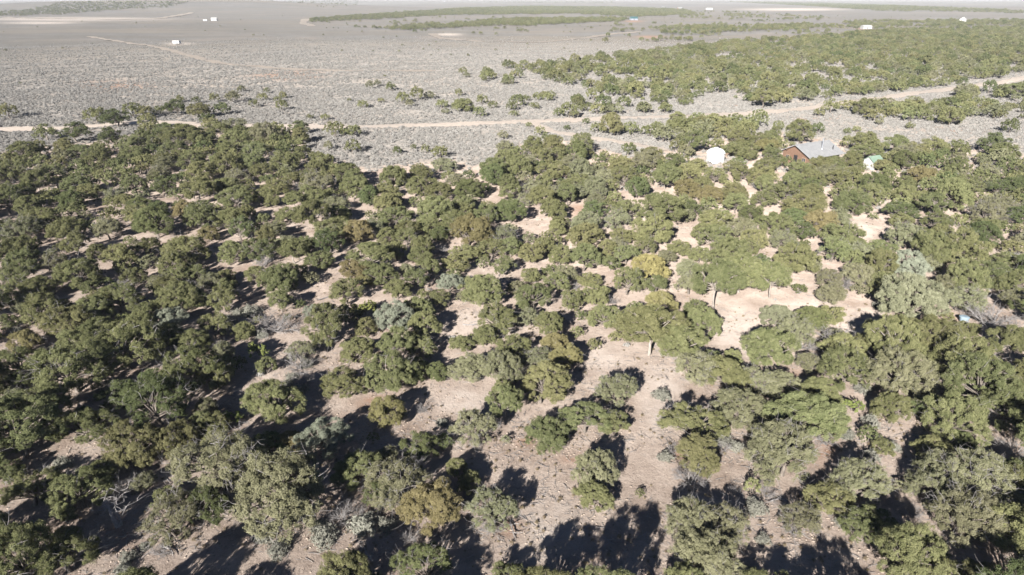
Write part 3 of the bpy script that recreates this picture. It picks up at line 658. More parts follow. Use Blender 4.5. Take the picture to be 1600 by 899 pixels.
# far woods: image-outline polygons turned into ground areas, trees spread over the ground by real spacing
FAR = [  # polygon (pixels), spacing m, keep share
    ([(800, 106), (900, 92), (1000, 76), (1120, 66), (1250, 56), (1340, 49), (1420, 44), (1640, 40), (1680, 118), (1596, 118), (1530, 126), (1460, 136), (1390, 145), (1300, 157), (1240, 163), (1180, 167), (1130, 160), (1060, 164), (960, 152), (880, 132)], 5.4, 0.74),
    ([(1320, 168), (1400, 157), (1460, 148), (1560, 132), (1680, 122), (1680, 200), (1600, 192), (1480, 190), (1390, 182)], 6.0, 0.85),
    ([(483, 29), (560, 24), (700, 14), (830, 10), (1000, 12), (1070, 15), (1090, 22), (1000, 27), (900, 22), (700, 24), (600, 30), (486, 35)], 6.5, 0.8),
    ([(550, 46), (600, 41), (700, 35), (800, 29), (950, 27), (1000, 32), (900, 37), (760, 43), (640, 47)], 6.0, 0.75),
    ([(1000, 44), (1080, 40), (1200, 38), (1280, 37), (1340, 32), (1640, 30), (1640, 42), (1400, 44), (1300, 47), (1160, 51), (1100, 57), (1040, 52)], 7.0, 0.6),
    ([(1130, 3), (1280, 5), (1400, 9), (1520, 13), (1640, 18), (1640, 23), (1500, 19), (1380, 18), (1250, 9)], 10.0, 0.7),
    ([(-40, 20), (50, 15), (90, 4), (280, 2), (430, 0.5), (420, 5), (300, 11), (200, 15), (100, 23), (-40, 27)], 10.0, 0.75),
    ([(640, 118), (760, 100), (900, 80), (1040, 58), (1120, 60), (1000, 76), (900, 95), (820, 112), (900, 138), (1000, 166), (860, 165), (700, 150)], 9.0, 0.30),
    ([(950, 150), (1080, 163), (1200, 170), (1040, 178), (900, 180), (860, 160)], 7.0, 0.5),
    ([(540, 120), (760, 120), (840, 150), (860, 184), (690, 186), (560, 170)], 9.0, 0.28),
    ([(980, 190), (1100, 184), (1200, 182), (1240, 195), (1200, 212), (1060, 232), (1000, 215)], 4.6, 0.62),
    ([(500, 33), (620, 30), (700, 26), (980, 25), (980, 40), (800, 60), (640, 52), (560, 50)], 12.0, 0.22),
    ([(960, 36), (1300, 36), (1300, 60), (1040, 76), (940, 70)], 11.0, 0.35),
    ([(1060, 16), (1200, 20), (1330, 30), (1200, 36), (1060, 30)], 12.0, 0.35),
    ([(280, 130), (540, 130), (540, 190), (300, 165)], 11.0, 0.2),
    ([(440, 2), (560, 1), (560, 12), (500, 13)], 22.0, 0.4),
    ([(700, 1), (960, 0.5), (960, 6), (760, 5)], 30.0, 0.3),
    ([(0, 103), (140, 100), (240, 97), (240, 116), (0, 118)], 8.0, 0.16),
]
fx, fs = [], []
for poly, sp, keep in FAR:
    P_ = np.array(poly, float)
    W_ = at(P_[:, 0], np.maximum(P_[:, 1], 1.0))
    lo, hi = W_[:, :2].min(0) - 20, W_[:, :2].max(0) + 20
    nx, ny = int((hi[0] - lo[0]) / sp) + 1, int((hi[1] - lo[1]) / sp) + 1
    ix, iy = np.meshgrid(np.arange(nx), np.arange(ny))
    q = np.stack([ix.ravel() * sp + lo[0], iy.ravel() * sp + lo[1]], 1) + rng.uniform(-0.62 * sp, 0.62 * sp, (nx * ny, 2))
    z = gh(q[:, 0], q[:, 1]); px, py = to_px(q[:, 0], q[:, 1], z)
    clump = np.sin(q[:, 0] / 17.0 + 1.3 * np.sin(q[:, 1] / 29.0)) * np.cos(q[:, 1] / 21.0 + 0.5 * np.sin(q[:, 0] / 13.0)) * 0.5 + 0.5
    th = 1 - keep
    rag = 2.2 * np.sin(q[:, 0] / 11.0) * np.sin(q[:, 1] / 19.0 + q[:, 0] / 47.0) * np.clip(py / 60, 0.15, 2)
    _, pt = to_px(q[:, 0], q[:, 1], z + 3.0)
    good = inside(px, py + rag, poly) & inside(px, pt + 1.0 + rag, poly) & (clump * 0.75 + rng.random(len(q)) * 0.25 > th) & (px > -60) & (px < 1660)
    q, z = q[good], z[good]
    rd = road_dist(q[:, 0], q[:, 1]); rd2 = road_dist(q[:, 0] * 1.06, q[:, 1] * 1.06); kk = (rd > 2.2) & ((rd2 > 1.0) | (rng.random(len(q)) < 0.12)); q, z = q[kk], z[kk]
    fx.append(np.column_stack([q, z])); fs.append(np.clip(rng.normal(2.05, 0.6, len(q)), 0.8, 3.6) / 2.5)
# lone small trees over the plain
q = rng.uniform([-700, 230], [900, 1500], (1500, 2)); z = gh(q[:, 0], q[:, 1]); px, py = to_px(q[:, 0], q[:, 1], z)
good = (px > -40) & (px < 1640) & (rng.random(len(q)) < np.where(px > 500, 0.5, 0.12)) & (road_dist(q[:, 0], q[:, 1]) > 3)
fx.append(np.column_stack([q, z])[good]); fs.append(rng.uniform(0.15, 0.5, good.sum()))
if rest:
    r_ = np.array(rest); fx.append(r_[:, :3]); fs.append(r_[:, 3] / 2.5)
fx = np.concatenate(fx); fs = np.concatenate(fs)
KEEP_OUT = [(277, 69, 16, 3), (990, 31, 9, 4), (1353, 45, 12, 4), (1107, 15, 10, 2.5), (1060, 14, 8, 2), (1503, 34, 6, 3), (335, 32, 8, 2), (1363, 262, 13, 12)]
tpx, tpy = to_px(fx[:, 0], fx[:, 1], fx[:, 2]); good = np.ones(len(fx), bool)
for bx, by, rx, ry in KEEP_OUT: good &= (((tpx - bx) / rx) ** 2 + ((tpy - by) / ry) ** 2) > 1
fx, fs = fx[good], fs[good]
scatter('distant_woodland', fx, fs, LOW, 'pinyon and juniper woodland spreading over the far plain')
print('woodland', len(fx), 'individual', count, 'rest', len(rest))

# sagebrush: dense on the plain, thin among the trees
def sage_points(d0, d1, dens, wmax):
    area_n = int((d1 - d0) * (wmax * 2) * dens)
    q = rng.uniform([-wmax, d0], [wmax, d1], (area_n, 2)); z = gh(q[:, 0], q[:, 1]); px, py = to_px(q[:, 0], q[:, 1], z)
    keep = (px > -30) & (px < 1630)
    q, z, px, py = q[keep], z[keep], px[keep], py[keep]
    wob = 5 * np.sin(q[:, 0] / 7.0) * np.cos(q[:, 1] / 9.0)
    ins = inside(px, py + wob, WOOD)
    pr = np.where(ins, np.where(py < 300, 0.30, 0.05), 1.0) * (0.45 + 0.55 * (np.sin(q[:, 0] / 6.3 + np.sin(q[:, 1] / 4.1)) * np.sin(q[:, 1] / 7.7) > -0.35))
    keep = (rng.random(len(q)) < pr) & (road_dist(q[:, 0], q[:, 1]) > np.where(q[:, 1] > 280, 1.2, 0.2))
    for bx, by, rx, ry in BARE + [(1160, 520, 50, 42), (1345, 505, 55, 24), (705, 505, 60, 16), (730, 625, 50, 22), (860, 830, 60, 70)]: keep &= (((px - bx) / rx) ** 2 + ((py - by) / ry) ** 2) > 1
    return np.column_stack([q, z])[keep]
a = sage_points(60, 150, 0.32, 125); b = sage_points(150, 300, 2.2, 250); c_ = sage_points(300, 760, 1.0, 600)
dd_ = np.hypot(c_[:, 0], c_[:, 1]); c_ = c_[rng.random(len(c_)) < np.clip(1.0 - (dd_ - 330) / 400, 0, 1) ** 1.6]
sp_ = np.concatenate([a, b, c_])
ss_ = np.concatenate([rng.uniform(0.4, 0.9, len(a)), np.clip(rng.gamma(4.0, 0.13, len(b)), 0.25, 1.3), np.clip(rng.gamma(4.0, 0.14, len(c_)), 0.3, 1.3)])
scatter('sagebrush_scrub', sp_, ss_, SAGE_FAR, 'grey sagebrush covering the open plain')
print('sage', len(sp_))

# ground litter in the near clearings
g = np.random.default_rng(5)
def stick(s):
    g = np.random.default_rng(s); P = [(bend([-0.25, 0, 0.02], [0.25, g.normal(0, 0.08), 0.05], g, 4, 0.1), np.array([0.012, 0.016, 0.012, 0.006]))]
    for _ in range(2): P.append((bend([g.uniform(-.1, .1), 0, 0.03], [g.normal(0, .2), g.normal(0, .15), 0.08], g, 3, .1), np.array([.008, .006, .003])))
    return mesh_np('stick', *tubes(P, 3), [M['deadwood']])
def pebble(s):
    g = np.random.default_rng(s)
    t = (1 + 5 ** .5) / 2
    V = np.array([(-1, t, 0), (1, t, 0), (-1, -t, 0), (1, -t, 0), (0, -1, t), (0, 1, t), (0, -1, -t), (0, 1, -t), (t, 0, -1), (t, 0, 1), (-t, 0, -1), (-t, 0, 1)]) * 0.04
    T = np.array([(0, 11, 5), (0, 5, 1), (0, 1, 7), (0, 7, 10), (0, 10, 11), (1, 5, 9), (5, 11, 4), (11, 10, 2), (10, 7, 6), (7, 1, 8), (3, 9, 4), (3, 4, 2), (3, 2, 6), (3, 6, 8), (3, 8, 9), (4, 9, 5), (2, 4, 11), (6, 2, 10), (8, 6, 7), (9, 8, 1)])
    return mesh_np('pebble', V * g.uniform(0.6, 1.3, (12, 1)) * np.array([1, 0.8, 0.6]), T, [M['stone']])
TUFT = [sage_mesh(90 + i, 40, 0.12, 0.016, 'grass', 0, 0.09, 0.10) for i in range(2)]
q = g.uniform([-75, 30], [75, 120], (120000, 2)); z = gh(q[:, 0], q[:, 1]); px, py = to_px(q[:, 0], q[:, 1], z)
k = (px > -20) & (px < 1620) & (g.random(len(q)) < np.clip(60 / q[:, 1], 0.2, 1) ** 1.5) & (np.sin(q[:, 0] / 2.7 + np.sin(q[:, 1] / 3.3)) + np.sin(q[:, 1] / 1.9) + g.normal(0, 1, len(q)) > 0)
scatter('ground_litter', np.column_stack([q, z])[k], g.uniform(0.6, 1.7, k.sum()), [stick(1), stick(2), stick(3), stick(4), pebble(1), pebble(2), pebble(3), pebble(4), TUFT[0]], 'fallen twigs, stones and dry grass tufts littering the bare soil')

# ------------------------------------------------------------------ buildings and other made things
def box(x0, x1, y0, y1, z0, z1):
    V = [(x, y, z) for z in (z0, z1) for y in (y0, y1) for x in (x0, x1)]
    Fc = [(0, 2, 3, 1), (4, 5, 7, 6), (0, 1, 5, 4), (2, 6, 7, 3), (0, 4, 6, 2), (1, 3, 7, 5)]
    return V, Fc
def poly_obj(name, shapes, mat, parent=None, bevel=0.0, **props):
    V, Fc = [], []
    for v, f in shapes:
        b = len(V); V += list(v); Fc += [tuple(i + b for i in t) for t in f]
    me = bpy.data.meshes.new(name); me.from_pydata(V, [], Fc); me.materials.append(mat); me.update()
    o = obj(name, me, parent, **props)
    if bevel:
        m_ = o.modifiers.new('bevel', 'BEVEL'); m_.width = bevel; m_.segments = 2
    return o
def thing(name, label, cat, loc, rz=0.0):
    e = bpy.data.objects.new(name, None); col.objects.link(e); e.location = loc; e.rotation_euler = (0, 0, rz)
    e['label'] = label; e['category'] = cat; return e
def prism(profile, x0, x1):
    """a profile in the y-z plane pushed along x"""
    n_ = len(profile)
    V = [(x0, y, z) for y, z in profile] + [(x1, y, z) for y, z in profile]
    Fc = [tuple(range(n_ - 1, -1, -1)), tuple(range(n_, 2 * n_))] + [(i, (i + 1) % n_, (i + 1) % n_ + n_, i + n_) for i in range(n_)]
    return V, Fc
def cyl(x, y, z0, z1, r0, r1=None, k=14):
    r1 = r0 if r1 is None else r1
    V = [(x + r * math.cos(i * 2 * math.pi / k), y + r * math.sin(i * 2 * math.pi / k), z) for r, z in ((r0, z0), (r1, z1)) for i in range(k)]
    Fc = [(i, (i + 1) % k, (i + 1) % k + k, i + k) for i in range(k)] + [tuple(range(k - 1, -1, -1)), tuple(range(k, 2 * k))]
    return V, Fc

M['metal_roof'] = rough_mat('grey_metal_roof', (0.215, 0.22, 0.227), (0.26, 0.265, 0.272), 1.2, rough=0.55, bump=0.02, spec=0.4)
M['logs'] = rough_mat('stained_logs', (0.12, 0.073, 0.052), (0.19, 0.122, 0.088), 5, rough=0.7, stretch=(1, 1, 6))
M['plank'] = rough_mat('deck_planks', (0.26, 0.18, 0.12), (0.36, 0.26, 0.18), 5)
M['dark'] = rough_mat('dark_gap', (0.02, 0.02, 0.022), (0.035, 0.035, 0.038), 3, rough=0.3, bump=0, spec=0.5)
M['glass'] = rough_mat('window_glass', (0.03, 0.04, 0.05), (0.05, 0.06, 0.075), 2, rough=0.08, bump=0, spec=0.6)
M['steel'] = rough_mat('stove_pipe', (0.30, 0.32, 0.36), (0.40, 0.42, 0.45), 5, rough=0.45, bump=0, metal=0.6)
M['canvas'] = rough_mat('white_canvas', (0.66, 0.66, 0.65), (0.74, 0.74, 0.73), 2.0, rough=0.8, bump=0.05)
M['white'] = rough_mat('white_paint', (0.33, 0.33, 0.325), (0.44, 0.44, 0.43), 1.5, rough=0.6, bump=0.02)
M['green_roof'] = rough_mat('pale_green_roof', (0.15, 0.22, 0.175), (0.20, 0.27, 0.215), 2, rough=0.6, bump=0.05)
M['teal_roof'] = rough_mat('teal_roof', (0.03, 0.085, 0.092), (0.04, 0.11, 0.118), 2, rough=0.5, bump=0.05)
M['tan'] = rough_mat('tan_siding', (0.25, 0.17, 0.11), (0.31, 0.21, 0.15), 2)
M['greyblue'] = rough_mat('blue_grey_siding', (0.20, 0.22, 0.27), (0.26, 0.28, 0.33), 2)
M['blue'] = rough_mat('pale_blue_plastic', (0.18, 0.25, 0.31), (0.26, 0.33, 0.38), 4, rough=0.5, bump=0.02)

# --- the cabin
cx_, cy_ = 69.9, 159.2
cab = thing('log_cabin', 'red-brown log cabin with a steep grey metal roof and tall stovepipe', 'cabin', (cx_, cy_, float(gh(cx_, cy_))), math.atan2(0.487, 0.873))
EZ, RZ, HY, HX = 2.45, 4.75, 4.6, 5.9
wy, wx0, wx1 = 3.7, -5.0, 5.3
wz = EZ + (RZ - EZ) * (1 - wy / HY) - 0.12
shapes = []
for k in range(9):                                   # stacked logs, each course a rounded ridge
    z0 = k * wz / 9; z1 = z0 + wz / 9 - 0.02; b = 0.07
    shapes.append(prism([(-wy, z0), (-wy - b, (z0 + z1) / 2), (-wy, z1), (wy, z1), (wy + b, (z0 + z1) / 2), (wy, z0)], wx0, wx1))
poly_obj('log_wall', shapes, M['logs'], cab)
gw = poly_obj('gable_wall', [prism([(-wy + 0.02, wz - 0.01), (wy - 0.02, wz - 0.01), (0, RZ - 0.2)], wx0 + 0.02, wx0 + 0.2), prism([(-wy + 0.02, wz - 0.01), (wy - 0.02, wz - 0.01), (0, RZ - 0.2)], wx1 - 0.2, wx1 - 0.02)], M['logs'], cab)
for k in range(7):
    y = -2.7 + k * 0.9
    hgt = wz + (RZ - 0.25 - wz) * (1 - abs(y) / wy)
    poly_obj('gable_batten', [box(wx0 - 0.04, wx0 + 0.018, y - 0.04, y + 0.04, wz + 0.03, hgt - 0.08)], M['logs'], gw)
for sgn in (-1, 1):
    th = 0.1
    pr = [(0, RZ), (sgn * HY, EZ), (sgn * HY, EZ - th), (0, RZ - th)]
    if sgn > 0: pr = pr[::-1]
    pan = poly_obj('roof_slope', [prism(pr, -HX, HX)], M['metal_roof'], cab)
    for k in range(21):
        x = -HX + 0.06 + k * (2 * HX - 0.12) / 20
        q_ = [(sgn * 0.02, RZ + 0.045), (sgn * HY, EZ + 0.055), (sgn * HY, EZ + 0.004), (sgn * 0.02, RZ + 0.0)]
        if sgn > 0: q_ = q_[::-1]
        poly_obj('roof_seam', [prism(q_, x - 0.022, x + 0.022)], M['metal_roof'], pan)
poly_obj('ridge_cap', [prism([(-0.25, RZ - 0.06), (0, RZ + 0.10), (0.25, RZ - 0.06), (0, RZ + 0.06)], -HX - 0.02, HX + 0.02)], M['metal_roof'], cab)
for y in (-HY + 0.3, -2.3, 0, 2.3, HY - 0.3):
    z = RZ - 0.12 - (RZ - EZ) * abs(y) / HY
    poly_obj('purlin', [box(-HX + 0.1, wx0 - 0.05, y - 0.08, y + 0.08, z - 0.2, z - 0.005)], M['logs'], cab)
pipe = poly_obj('stovepipe', [cyl(0.6, -2.3, RZ - (RZ - EZ) * 0.5 - 0.1, 5.9, 0.10)], M['steel'], cab)
poly_obj('rain_cap', [cyl(0.6, -2.3, 5.96, 6.12, 0.19, 0.03)], M['steel'], pipe)
poly_obj('flashing', [cyl(0.6, -2.3, RZ - (RZ - EZ) * 0.5 - 0.1, RZ - (RZ - EZ) * 0.5 + 0.22, 0.26, 0.11)], M['steel'], pipe)
vp = poly_obj('vent_pipe', [cyl(3.7, -2.9, RZ - (RZ - EZ) * 0.63 - 0.1, RZ - (RZ - EZ) * 0.63 + 0.75, 0.09)], M['dark'], cab)
poly_obj('vent_hood', [cyl(3.7, -2.9, RZ - (RZ - EZ) * 0.63 + 0.78, RZ - (RZ - EZ) * 0.63 + 0.92, 0.16, 0.05)], M['dark'], vp)
d_o = poly_obj('door', [box(wx0 - 0.10, wx0 - 0.075, -0.5, 0.5, 0.35, 2.35)], M['dark'], cab)
poly_obj('door_handle', [box(wx0 - 0.14, wx0 - 0.105, 0.3, 0.42, 1.25, 1.32)], M['steel'], d_o)
for y in (-2.3, 2.2):
    wn = poly_obj('window', [box(wx0 - 0.11, wx0 - 0.075, y - 0.5, y + 0.5, 1.1, 2.1)], M['plank'], cab)
    for s_ in (-1, 1): poly_obj('pane', [box(wx0 - 0.125, wx0 - 0.113, y + s_ * 0.23 - 0.19, y + s_ * 0.23 + 0.19, 1.18, 2.02)], M['glass'], wn)
for x in (-3, 0.2, 3.4):
    wn = poly_obj('window', [box(x - 0.55, x + 0.55, -wy - 0.14, -wy - 0.075, 1.0, 2.0)], M['plank'], cab)
    for s_ in (-1, 1): poly_obj('pane', [box(x + s_ * 0.26 - 0.22, x + s_ * 0.26 + 0.22, -wy - 0.155, -wy - 0.143, 1.08, 1.92)], M['glass'], wn)
dk = poly_obj('deck', [box(wx0 - 2.6, wx0 - 0.08, -3.4, 3.6, 0.0, 0.22)], M['plank'], cab)
for k in range(14): poly_obj('deck_plank', [box(wx0 - 2.62 + k * 0.18, wx0 - 2.62 + k * 0.18 + 0.16, -3.42, 3.62, 0.225, 0.265)], M['plank'], dk)
for y in (-3.3, -1.1, 1.2, 3.5): poly_obj('deck_post', [box(wx0 - 2.58, wx0 - 2.48, y - 0.05, y + 0.05, 0.27, 1.2)], M['plank'], dk)
poly_obj('deck_rail', [box(wx0 - 2.60, wx0 - 2.46, -3.4, 3.6, 1.203, 1.27), box(wx0 - 2.56, wx0 - 2.50, -3.25, 3.45, 0.68, 0.74)], M['plank'], dk)
# porch table on the deck
R2 = Matrix.Rotation(math.atan2(0.487, 0.873), 3, 'Z')
def cab_pt(x, y, z): v = R2 @ Vector((x, y, z)); return (cx_ + v.x, cy_ + v.y, float(gh(cx_, cy_)) + z)
tb = thing('porch_table', 'pale wooden table standing on the cabin deck', 'table', cab_pt(wx0 - 1.5, 1.9, 0.265), 0.5)
poly_obj('table_top', [box(-0.7, 0.7, -0.45, 0.45, 0.70, 0.76)], M['plank'], tb)
for sx in (-1, 1):
    for sy in (-1, 1): poly_obj('leg', [box(sx * 0.6 - 0.04, sx * 0.6 + 0.04, sy * 0.36 - 0.04, sy * 0.36 + 0.04, 0, 0.698)], M['plank'], tb)

# --- the white round tent
b = at(1117, 253.0); yu = thing('round_tent', 'white canvas round tent with low domed roof among the trees', 'tent', tuple(b + np.array([0, 0, 0])), 0.35)
k = 16; RW = 2.05
poly_obj('canvas_wall', [cyl(0, 0, -0.2, 2.15, RW, RW, k)], M['canvas'], yu)
V, Fc = [], []
prof = [(RW + 0.10, 2.15), (RW * 0.97, 2.42), (RW * 0.80, 2.80), (RW * 0.52, 3.08), (0.45, 3.22)]
for r_, z_ in prof: V += [(r_ * math.cos(i * 2 * math.pi / k), r_ * math.sin(i * 2 * math.pi / k), z_) for i in range(k)]
for a_ in range(4): Fc += [(a_ * k + i, a_ * k + (i + 1) % k, (a_ + 1) * k + (i + 1) % k, (a_ + 1) * k + i) for i in range(k)]
Fc += [tuple(range(k - 1, -1, -1)), tuple(range(4 * k, 5 * k))]
poly_obj('canvas_roof', [(V, Fc)], M['canvas'], yu)
poly_obj('crown_ring', [cyl(0, 0, 3.223, 3.33, 0.5, 0.42, k)], M['canvas'], yu)
V, Fc = cyl(0, 0, 2.06, 2.145, RW + 0.13, RW + 0.13, k); poly_obj('eave_band', [(V, Fc)], M['white'], yu)
vn = poly_obj('roof_vent', [box(-0.9, -0.25, -1.35, -1.10, 2.90, 3.00)], M['dark'], yu); vn.rotation_euler = (math.radians(0), 0, 0)
dr = poly_obj('door', [box(-RW - 0.06, -RW + 0.12, -0.5, 0.5, 0.0, 1.75)], M['white'], yu)
poly_obj('door_handle', [box(-RW - 0.10, -RW - 0.063, 0.3, 0.38, 0.85, 0.95)], M['dark'], dr)
bb = at(1137, 245); wb = thing('work_bench', 'weathered wooden bench beside the white round tent', 'bench', tuple(bb), 0.6)
poly_obj('bench_top', [box(-0.9, 0.9, -0.35, 0.35, 0.72, 0.79)], M['plank'], wb)
for sx in (-0.75, 0.75):
    for sy in (-0.27, 0.27): poly_obj('leg', [box(sx - 0.05, sx + 0.05, sy - 0.05, sy + 0.05, 0, 0.718)], M['plank'], wb)

# --- gabled sheds, trailers and houses
def gabled(name, label, cat, px, py, L_, W_, hw, hr, rz, wall, roof, wins=2, face=-1):
    b = at(px, py); e = thing(name, label, cat, tuple(b), rz)
    poly_obj('wall', [prism([(-W_ / 2, -0.3), (-W_ / 2, hw), (0, hr - 0.06), (W_ / 2, hw), (W_ / 2, -0.3)][::-1], -L_ / 2, L_ / 2)], wall, e)
    sl = (hr - hw) / (W_ / 2); ov = 0.3
    for s_ in (-1, 1):
        q_ = [(0, hr + 0.1), (s_ * (W_ / 2 + ov), hw - sl * ov + 0.1), (s_ * (W_ / 2 + ov), hw - sl * ov + 0.02), (0, hr + 0.02)]
        if s_ > 0: q_ = q_[::-1]
        poly_obj('roof', [prism(q_, -L_ / 2 - ov, L_ / 2 + ov)], roof, e)
    d_ = poly_obj('door', [box(-0.45, 0.45, face * (W_ / 2) - 0.04, face * (W_ / 2) + 0.04, 0.05, min(2.05, hw - 0.1))], M['dark'], e)
    for k in range(wins):
        x = -L_ / 2 + (k + 0.5) * L_ / wins
        if abs(x) < 0.9: continue
        wn = poly_obj('window', [box(x - 0.45, x + 0.45, face * (W_ / 2) - 0.05, face * (W_ / 2) + 0.05, hw * 0.42, hw * 0.82)], M['white'], e)
        poly_obj('pane', [box(x - 0.38, x + 0.38, face * (W_ / 2) - 0.06, face * (W_ / 2) + 0.06, hw * 0.46, hw * 0.78)], M['glass'], wn)
    return e
gabled('garden_shed', 'small white shed with pale green roof in the trees near the cabin', 'shed', 1362, 264, 3.0, 2.4, 2.0, 2.9, 0.45, M['white'], M['green_roof'], 2)
gabled('earth_banked_house', 'teal-roofed house behind an orange earth bank in the far woods', 'house', 990, 31.5, 12, 8, 2.6, 5.0, 0.1, M['greyblue'], M['teal_roof'], 4)
gabled('far_house', 'tan house beyond the far belt of trees', 'house', 1062, 15.5, 14, 9, 4.0, 7.5, 0.3, M['tan'], M['metal_roof'], 4)
gabled('far_shed', 'blue-grey shed on the plain near the tan house', 'shed', 1036, 13.6, 9, 7, 3.2, 5.4, 0.1, M['greyblue'], M['metal_roof'], 3)
gabled('far_barn', 'long white barn beyond the far belt of trees', 'barn', 1108, 15.5, 20, 9, 3.6, 5.4, 0.05, M['white'], M['white'], 6)
gabled('woodland_house', 'white low house in a gap at the back of the dense wood', 'house', 1353, 45.5, 10.5, 7, 3.2, 4.4, 0.08, M['white'], M['white'], 4)
gabled('roadside_house', 'small white gabled house at the far edge of the wood', 'house', 1504, 35.0, 8, 8, 4.0, 7.0, 0.9, M['white'], M['white'], 3)
gabled('plain_cottage', 'small white cottage alone on the far sagebrush plain', 'house', 335, 32.5, 8.5, 6, 3.0, 4.6, 0.1, M['white'], M['white'], 3)

def trailer(label, px, py, L_, W_, hh, rz):
    b = at(px, py); e = thing('box_trailer', label, 'trailer', tuple(b), rz)
    poly_obj('body', [box(-L_ / 2, L_ / 2, -W_ / 2, W_ / 2, 0.55, hh)], M['white'], e, bevel=0.08)
    poly_obj('roof_cap', [box(-L_ / 2 + 0.05, L_ / 2 - 0.05, -W_ / 2 + 0.05, W_ / 2 - 0.05, hh + 0.003, hh + 0.07)], M['white'], e)
    poly_obj('door', [box(L_ / 2 - 2.2, L_ / 2 - 1.4, -W_ / 2 - 0.03, -W_ / 2 - 0.003, 0.7, hh - 0.35)], M['greyblue'], e)
    for x in (-L_ / 4, L_ / 12): poly_obj('window', [box(x - 0.5, x + 0.5, -W_ / 2 - 0.03, -W_ / 2 - 0.003, hh * 0.5, hh * 0.78)], M['glass'], e)
    for sx in (-0.5, 0.5):
        for sy in (-1, 1):
            V, Fc = cyl(0, 0, -0.11, 0.11, 0.36, 0.36, 12); V = [(sx * 1.0 + x, sy * (W_ / 2 - 0.15) + z, 0.34 + y) for x, y, z in V]
            poly_obj('wheel', [(V, [f[::-1] for f in Fc])], M['dark'], e)
    poly_obj('hitch', [box(-L_ / 2 - 1.1, -L_ / 2 - 0.002, -0.08, 0.08, 0.56, 0.68)], M['dark'], e)
trailer('white box trailer on a bare pad beside the pale track', 276.5, 69.3, 5.8, 2.5, 2.7, -0.15)
trailer('small white trailer standing next to the white cottage on the plain', 321, 33.6, 6.0, 2.6, 2.8, 0.1)

# --- blue tub and white bucket by the grey shrub
b = at(1505, 503); e = thing('blue_tub', 'pale blue plastic tub on bare soil by the grey skeleton shrub', 'tub', tuple(b), 0.3)
poly_obj('tub_body', [cyl(0, 0, 0.0, 0.62, 0.42, 0.52, 18)], M['blue'], e)
poly_obj('rim', [cyl(0, 0, 0.622, 0.69, 0.57, 0.57, 18)], M['blue'], e)
poly_obj('lid', [cyl(0, 0, 0.692, 0.76, 0.53, 0.40, 18)], M['blue'], e)
b = at(1508, 509); e = thing('white_bucket', 'white plastic bucket in front of the blue tub', 'bucket', tuple(b), 0.0)
poly_obj('bucket_body', [cyl(0, 0, 0.0, 0.48, 0.22, 0.28, 16)], M['white'], e)
poly_obj('rim', [cyl(0, 0, 0.482, 0.53, 0.31, 0.31, 16)], M['white'], e)
tube_h = tubes([(np.array([[0.3 * math.cos(t), 0.0, 0.5 + 0.26 * math.sin(t)] for t in np.linspace(0, math.pi, 9)]), np.full(9, 0.012))], 5)
obj('handle', mesh_np('handle', *tube_h, [M['steel']]), e)

# --- the twisted grey trunk and fallen limbs
g = np.random.default_rng(77)
b = at(184, 822)
P = [(np.array([[0.05, 0, -0.3], [0, 0, 0.25], [-0.2, 0.05, 0.7], [-0.25, 0.1, 1.1], [-0.5, 0.3, 1.45], [-0.95, 0.4, 1.6]]), np.array([0.30, 0.22, 0.17, 0.15, 0.10, 0.05])),
     (np.array([[0.22, 0.05, -0.2], [0.28, 0.1, 0.4], [0.12, 0.2, 0.9], [-0.2, 0.2, 1.2]]), np.array([0.12, 0.09, 0.08, 0.05]))]
for _ in range(20):
    s0 = P[0][0][g.integers(3, 6)]; e0 = s0 + unit(np.array([g.normal(0.4, 1.0), g.normal(0.4, 0.8), g.uniform(0.0, 0.7)])) * g.uniform(0.6, 1.9)
    B = bend(s0, e0, g, 5, 0.18); P.append((B, np.linspace(0.028, 0.006, 5)))
    for _ in range(3):
        q0 = B[g.integers(2, 5)]; P.append((bend(q0, q0 + g.normal(0, 0.4, 3), g, 4, 0.15), np.linspace(0.02, 0.006, 4)))
o = obj('dead_snag', mesh_np('dead_snag', *tubes(P, 8), [M['deadwood']], smooth=True), None, b)
o['label'] = 'thick twisted grey trunk with bleached bare limbs on open soil'; o['category'] = 'dead tree'
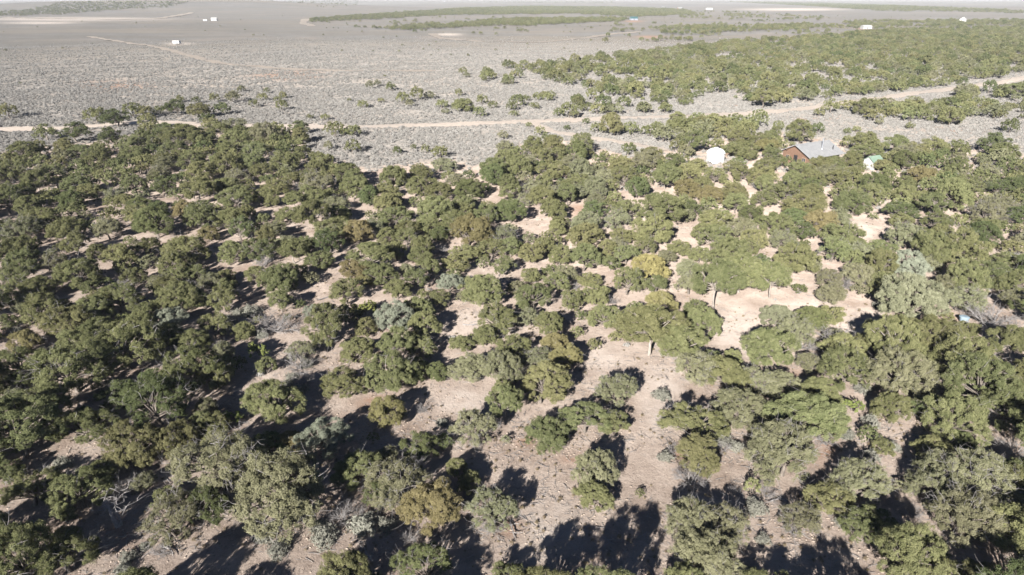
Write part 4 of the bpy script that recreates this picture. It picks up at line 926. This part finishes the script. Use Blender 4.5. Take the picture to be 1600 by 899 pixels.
LOGS = [(505, 468, 1.6, 'short fallen log on the sandy bank below the silvery juniper'), (733, 508, 1.5, 'bent fallen limb at the end of the sandy strip'), (576, 868, 1.5, 'weathered limb lying in deep tree shade'), (800, 828, 1.8, 'bleached forked limb on the sand by a thin pine'), (1215, 785, 1.6, 'dark forked branch lying on bare soil'), (262, 862, 1.4, 'grey limb half in the shade of the twisted trunk'), (478, 590, 2.2, 'long weathered limb lying in the brush heap'), (960, 760, 1.2, 'small fallen branch near the lone seedling')]
for i, (x, y, ln, lab) in enumerate(LOGS):
    g = np.random.default_rng(200 + i); b = at(x, y); a = g.uniform(0, 6.28); dv = np.array([math.cos(a), math.sin(a), 0.04])
    B = bend(-dv * ln / 2 + np.array([0, 0, 0.06]), dv * ln / 2 + np.array([0, 0, 0.12]), g, 6, 0.08); B[:, 2] = np.abs(B[:, 2]) + 0.03
    PP_ = [(B, np.linspace(0.09, 0.03, 6))]
    for _ in range(5):
        q0 = B[g.integers(1, 6)]; dd = unit(dv + g.normal(0, 0.7, 3)); dd[2] = abs(dd[2]) * 0.6; PP_.append((bend(q0, q0 + dd * ln * g.uniform(0.25, 0.5), g, 4, 0.12), np.linspace(0.035, 0.01, 4)))
    o = obj('fallen_branch', mesh_np('fallen_branch', *tubes(PP_, 6), [M['deadwood']], smooth=True), None, b)
    o['label'] = lab; o['category'] = 'branch'; o['group'] = 'fallen limbs on the ground'

# ------------------------------------------------------------------ haze: one closed box of even thin air
HZ = 1
if HZ:
    o = poly_obj('haze', [box(-36000, 36000, -36000, 36000, -9.0, 48.0)], M['dark']); o.data.materials.clear()
    m, n, lk = new_mat('thin_haze'); v = N(n, 'ShaderNodeVolumePrincipled'); v.inputs['Color'].default_value = (0.86, 0.92, 1.0, 1); v.inputs['Density'].default_value = 0.00009; v.inputs['Anisotropy'].default_value = 0.0
    oo = N(n, 'ShaderNodeOutputMaterial'); lk.new(v.outputs[0], oo.inputs['Volume']); o.data.materials.append(m)
    o['kind'] = 'stuff'; o['label'] = 'thin dry haze over the plain'
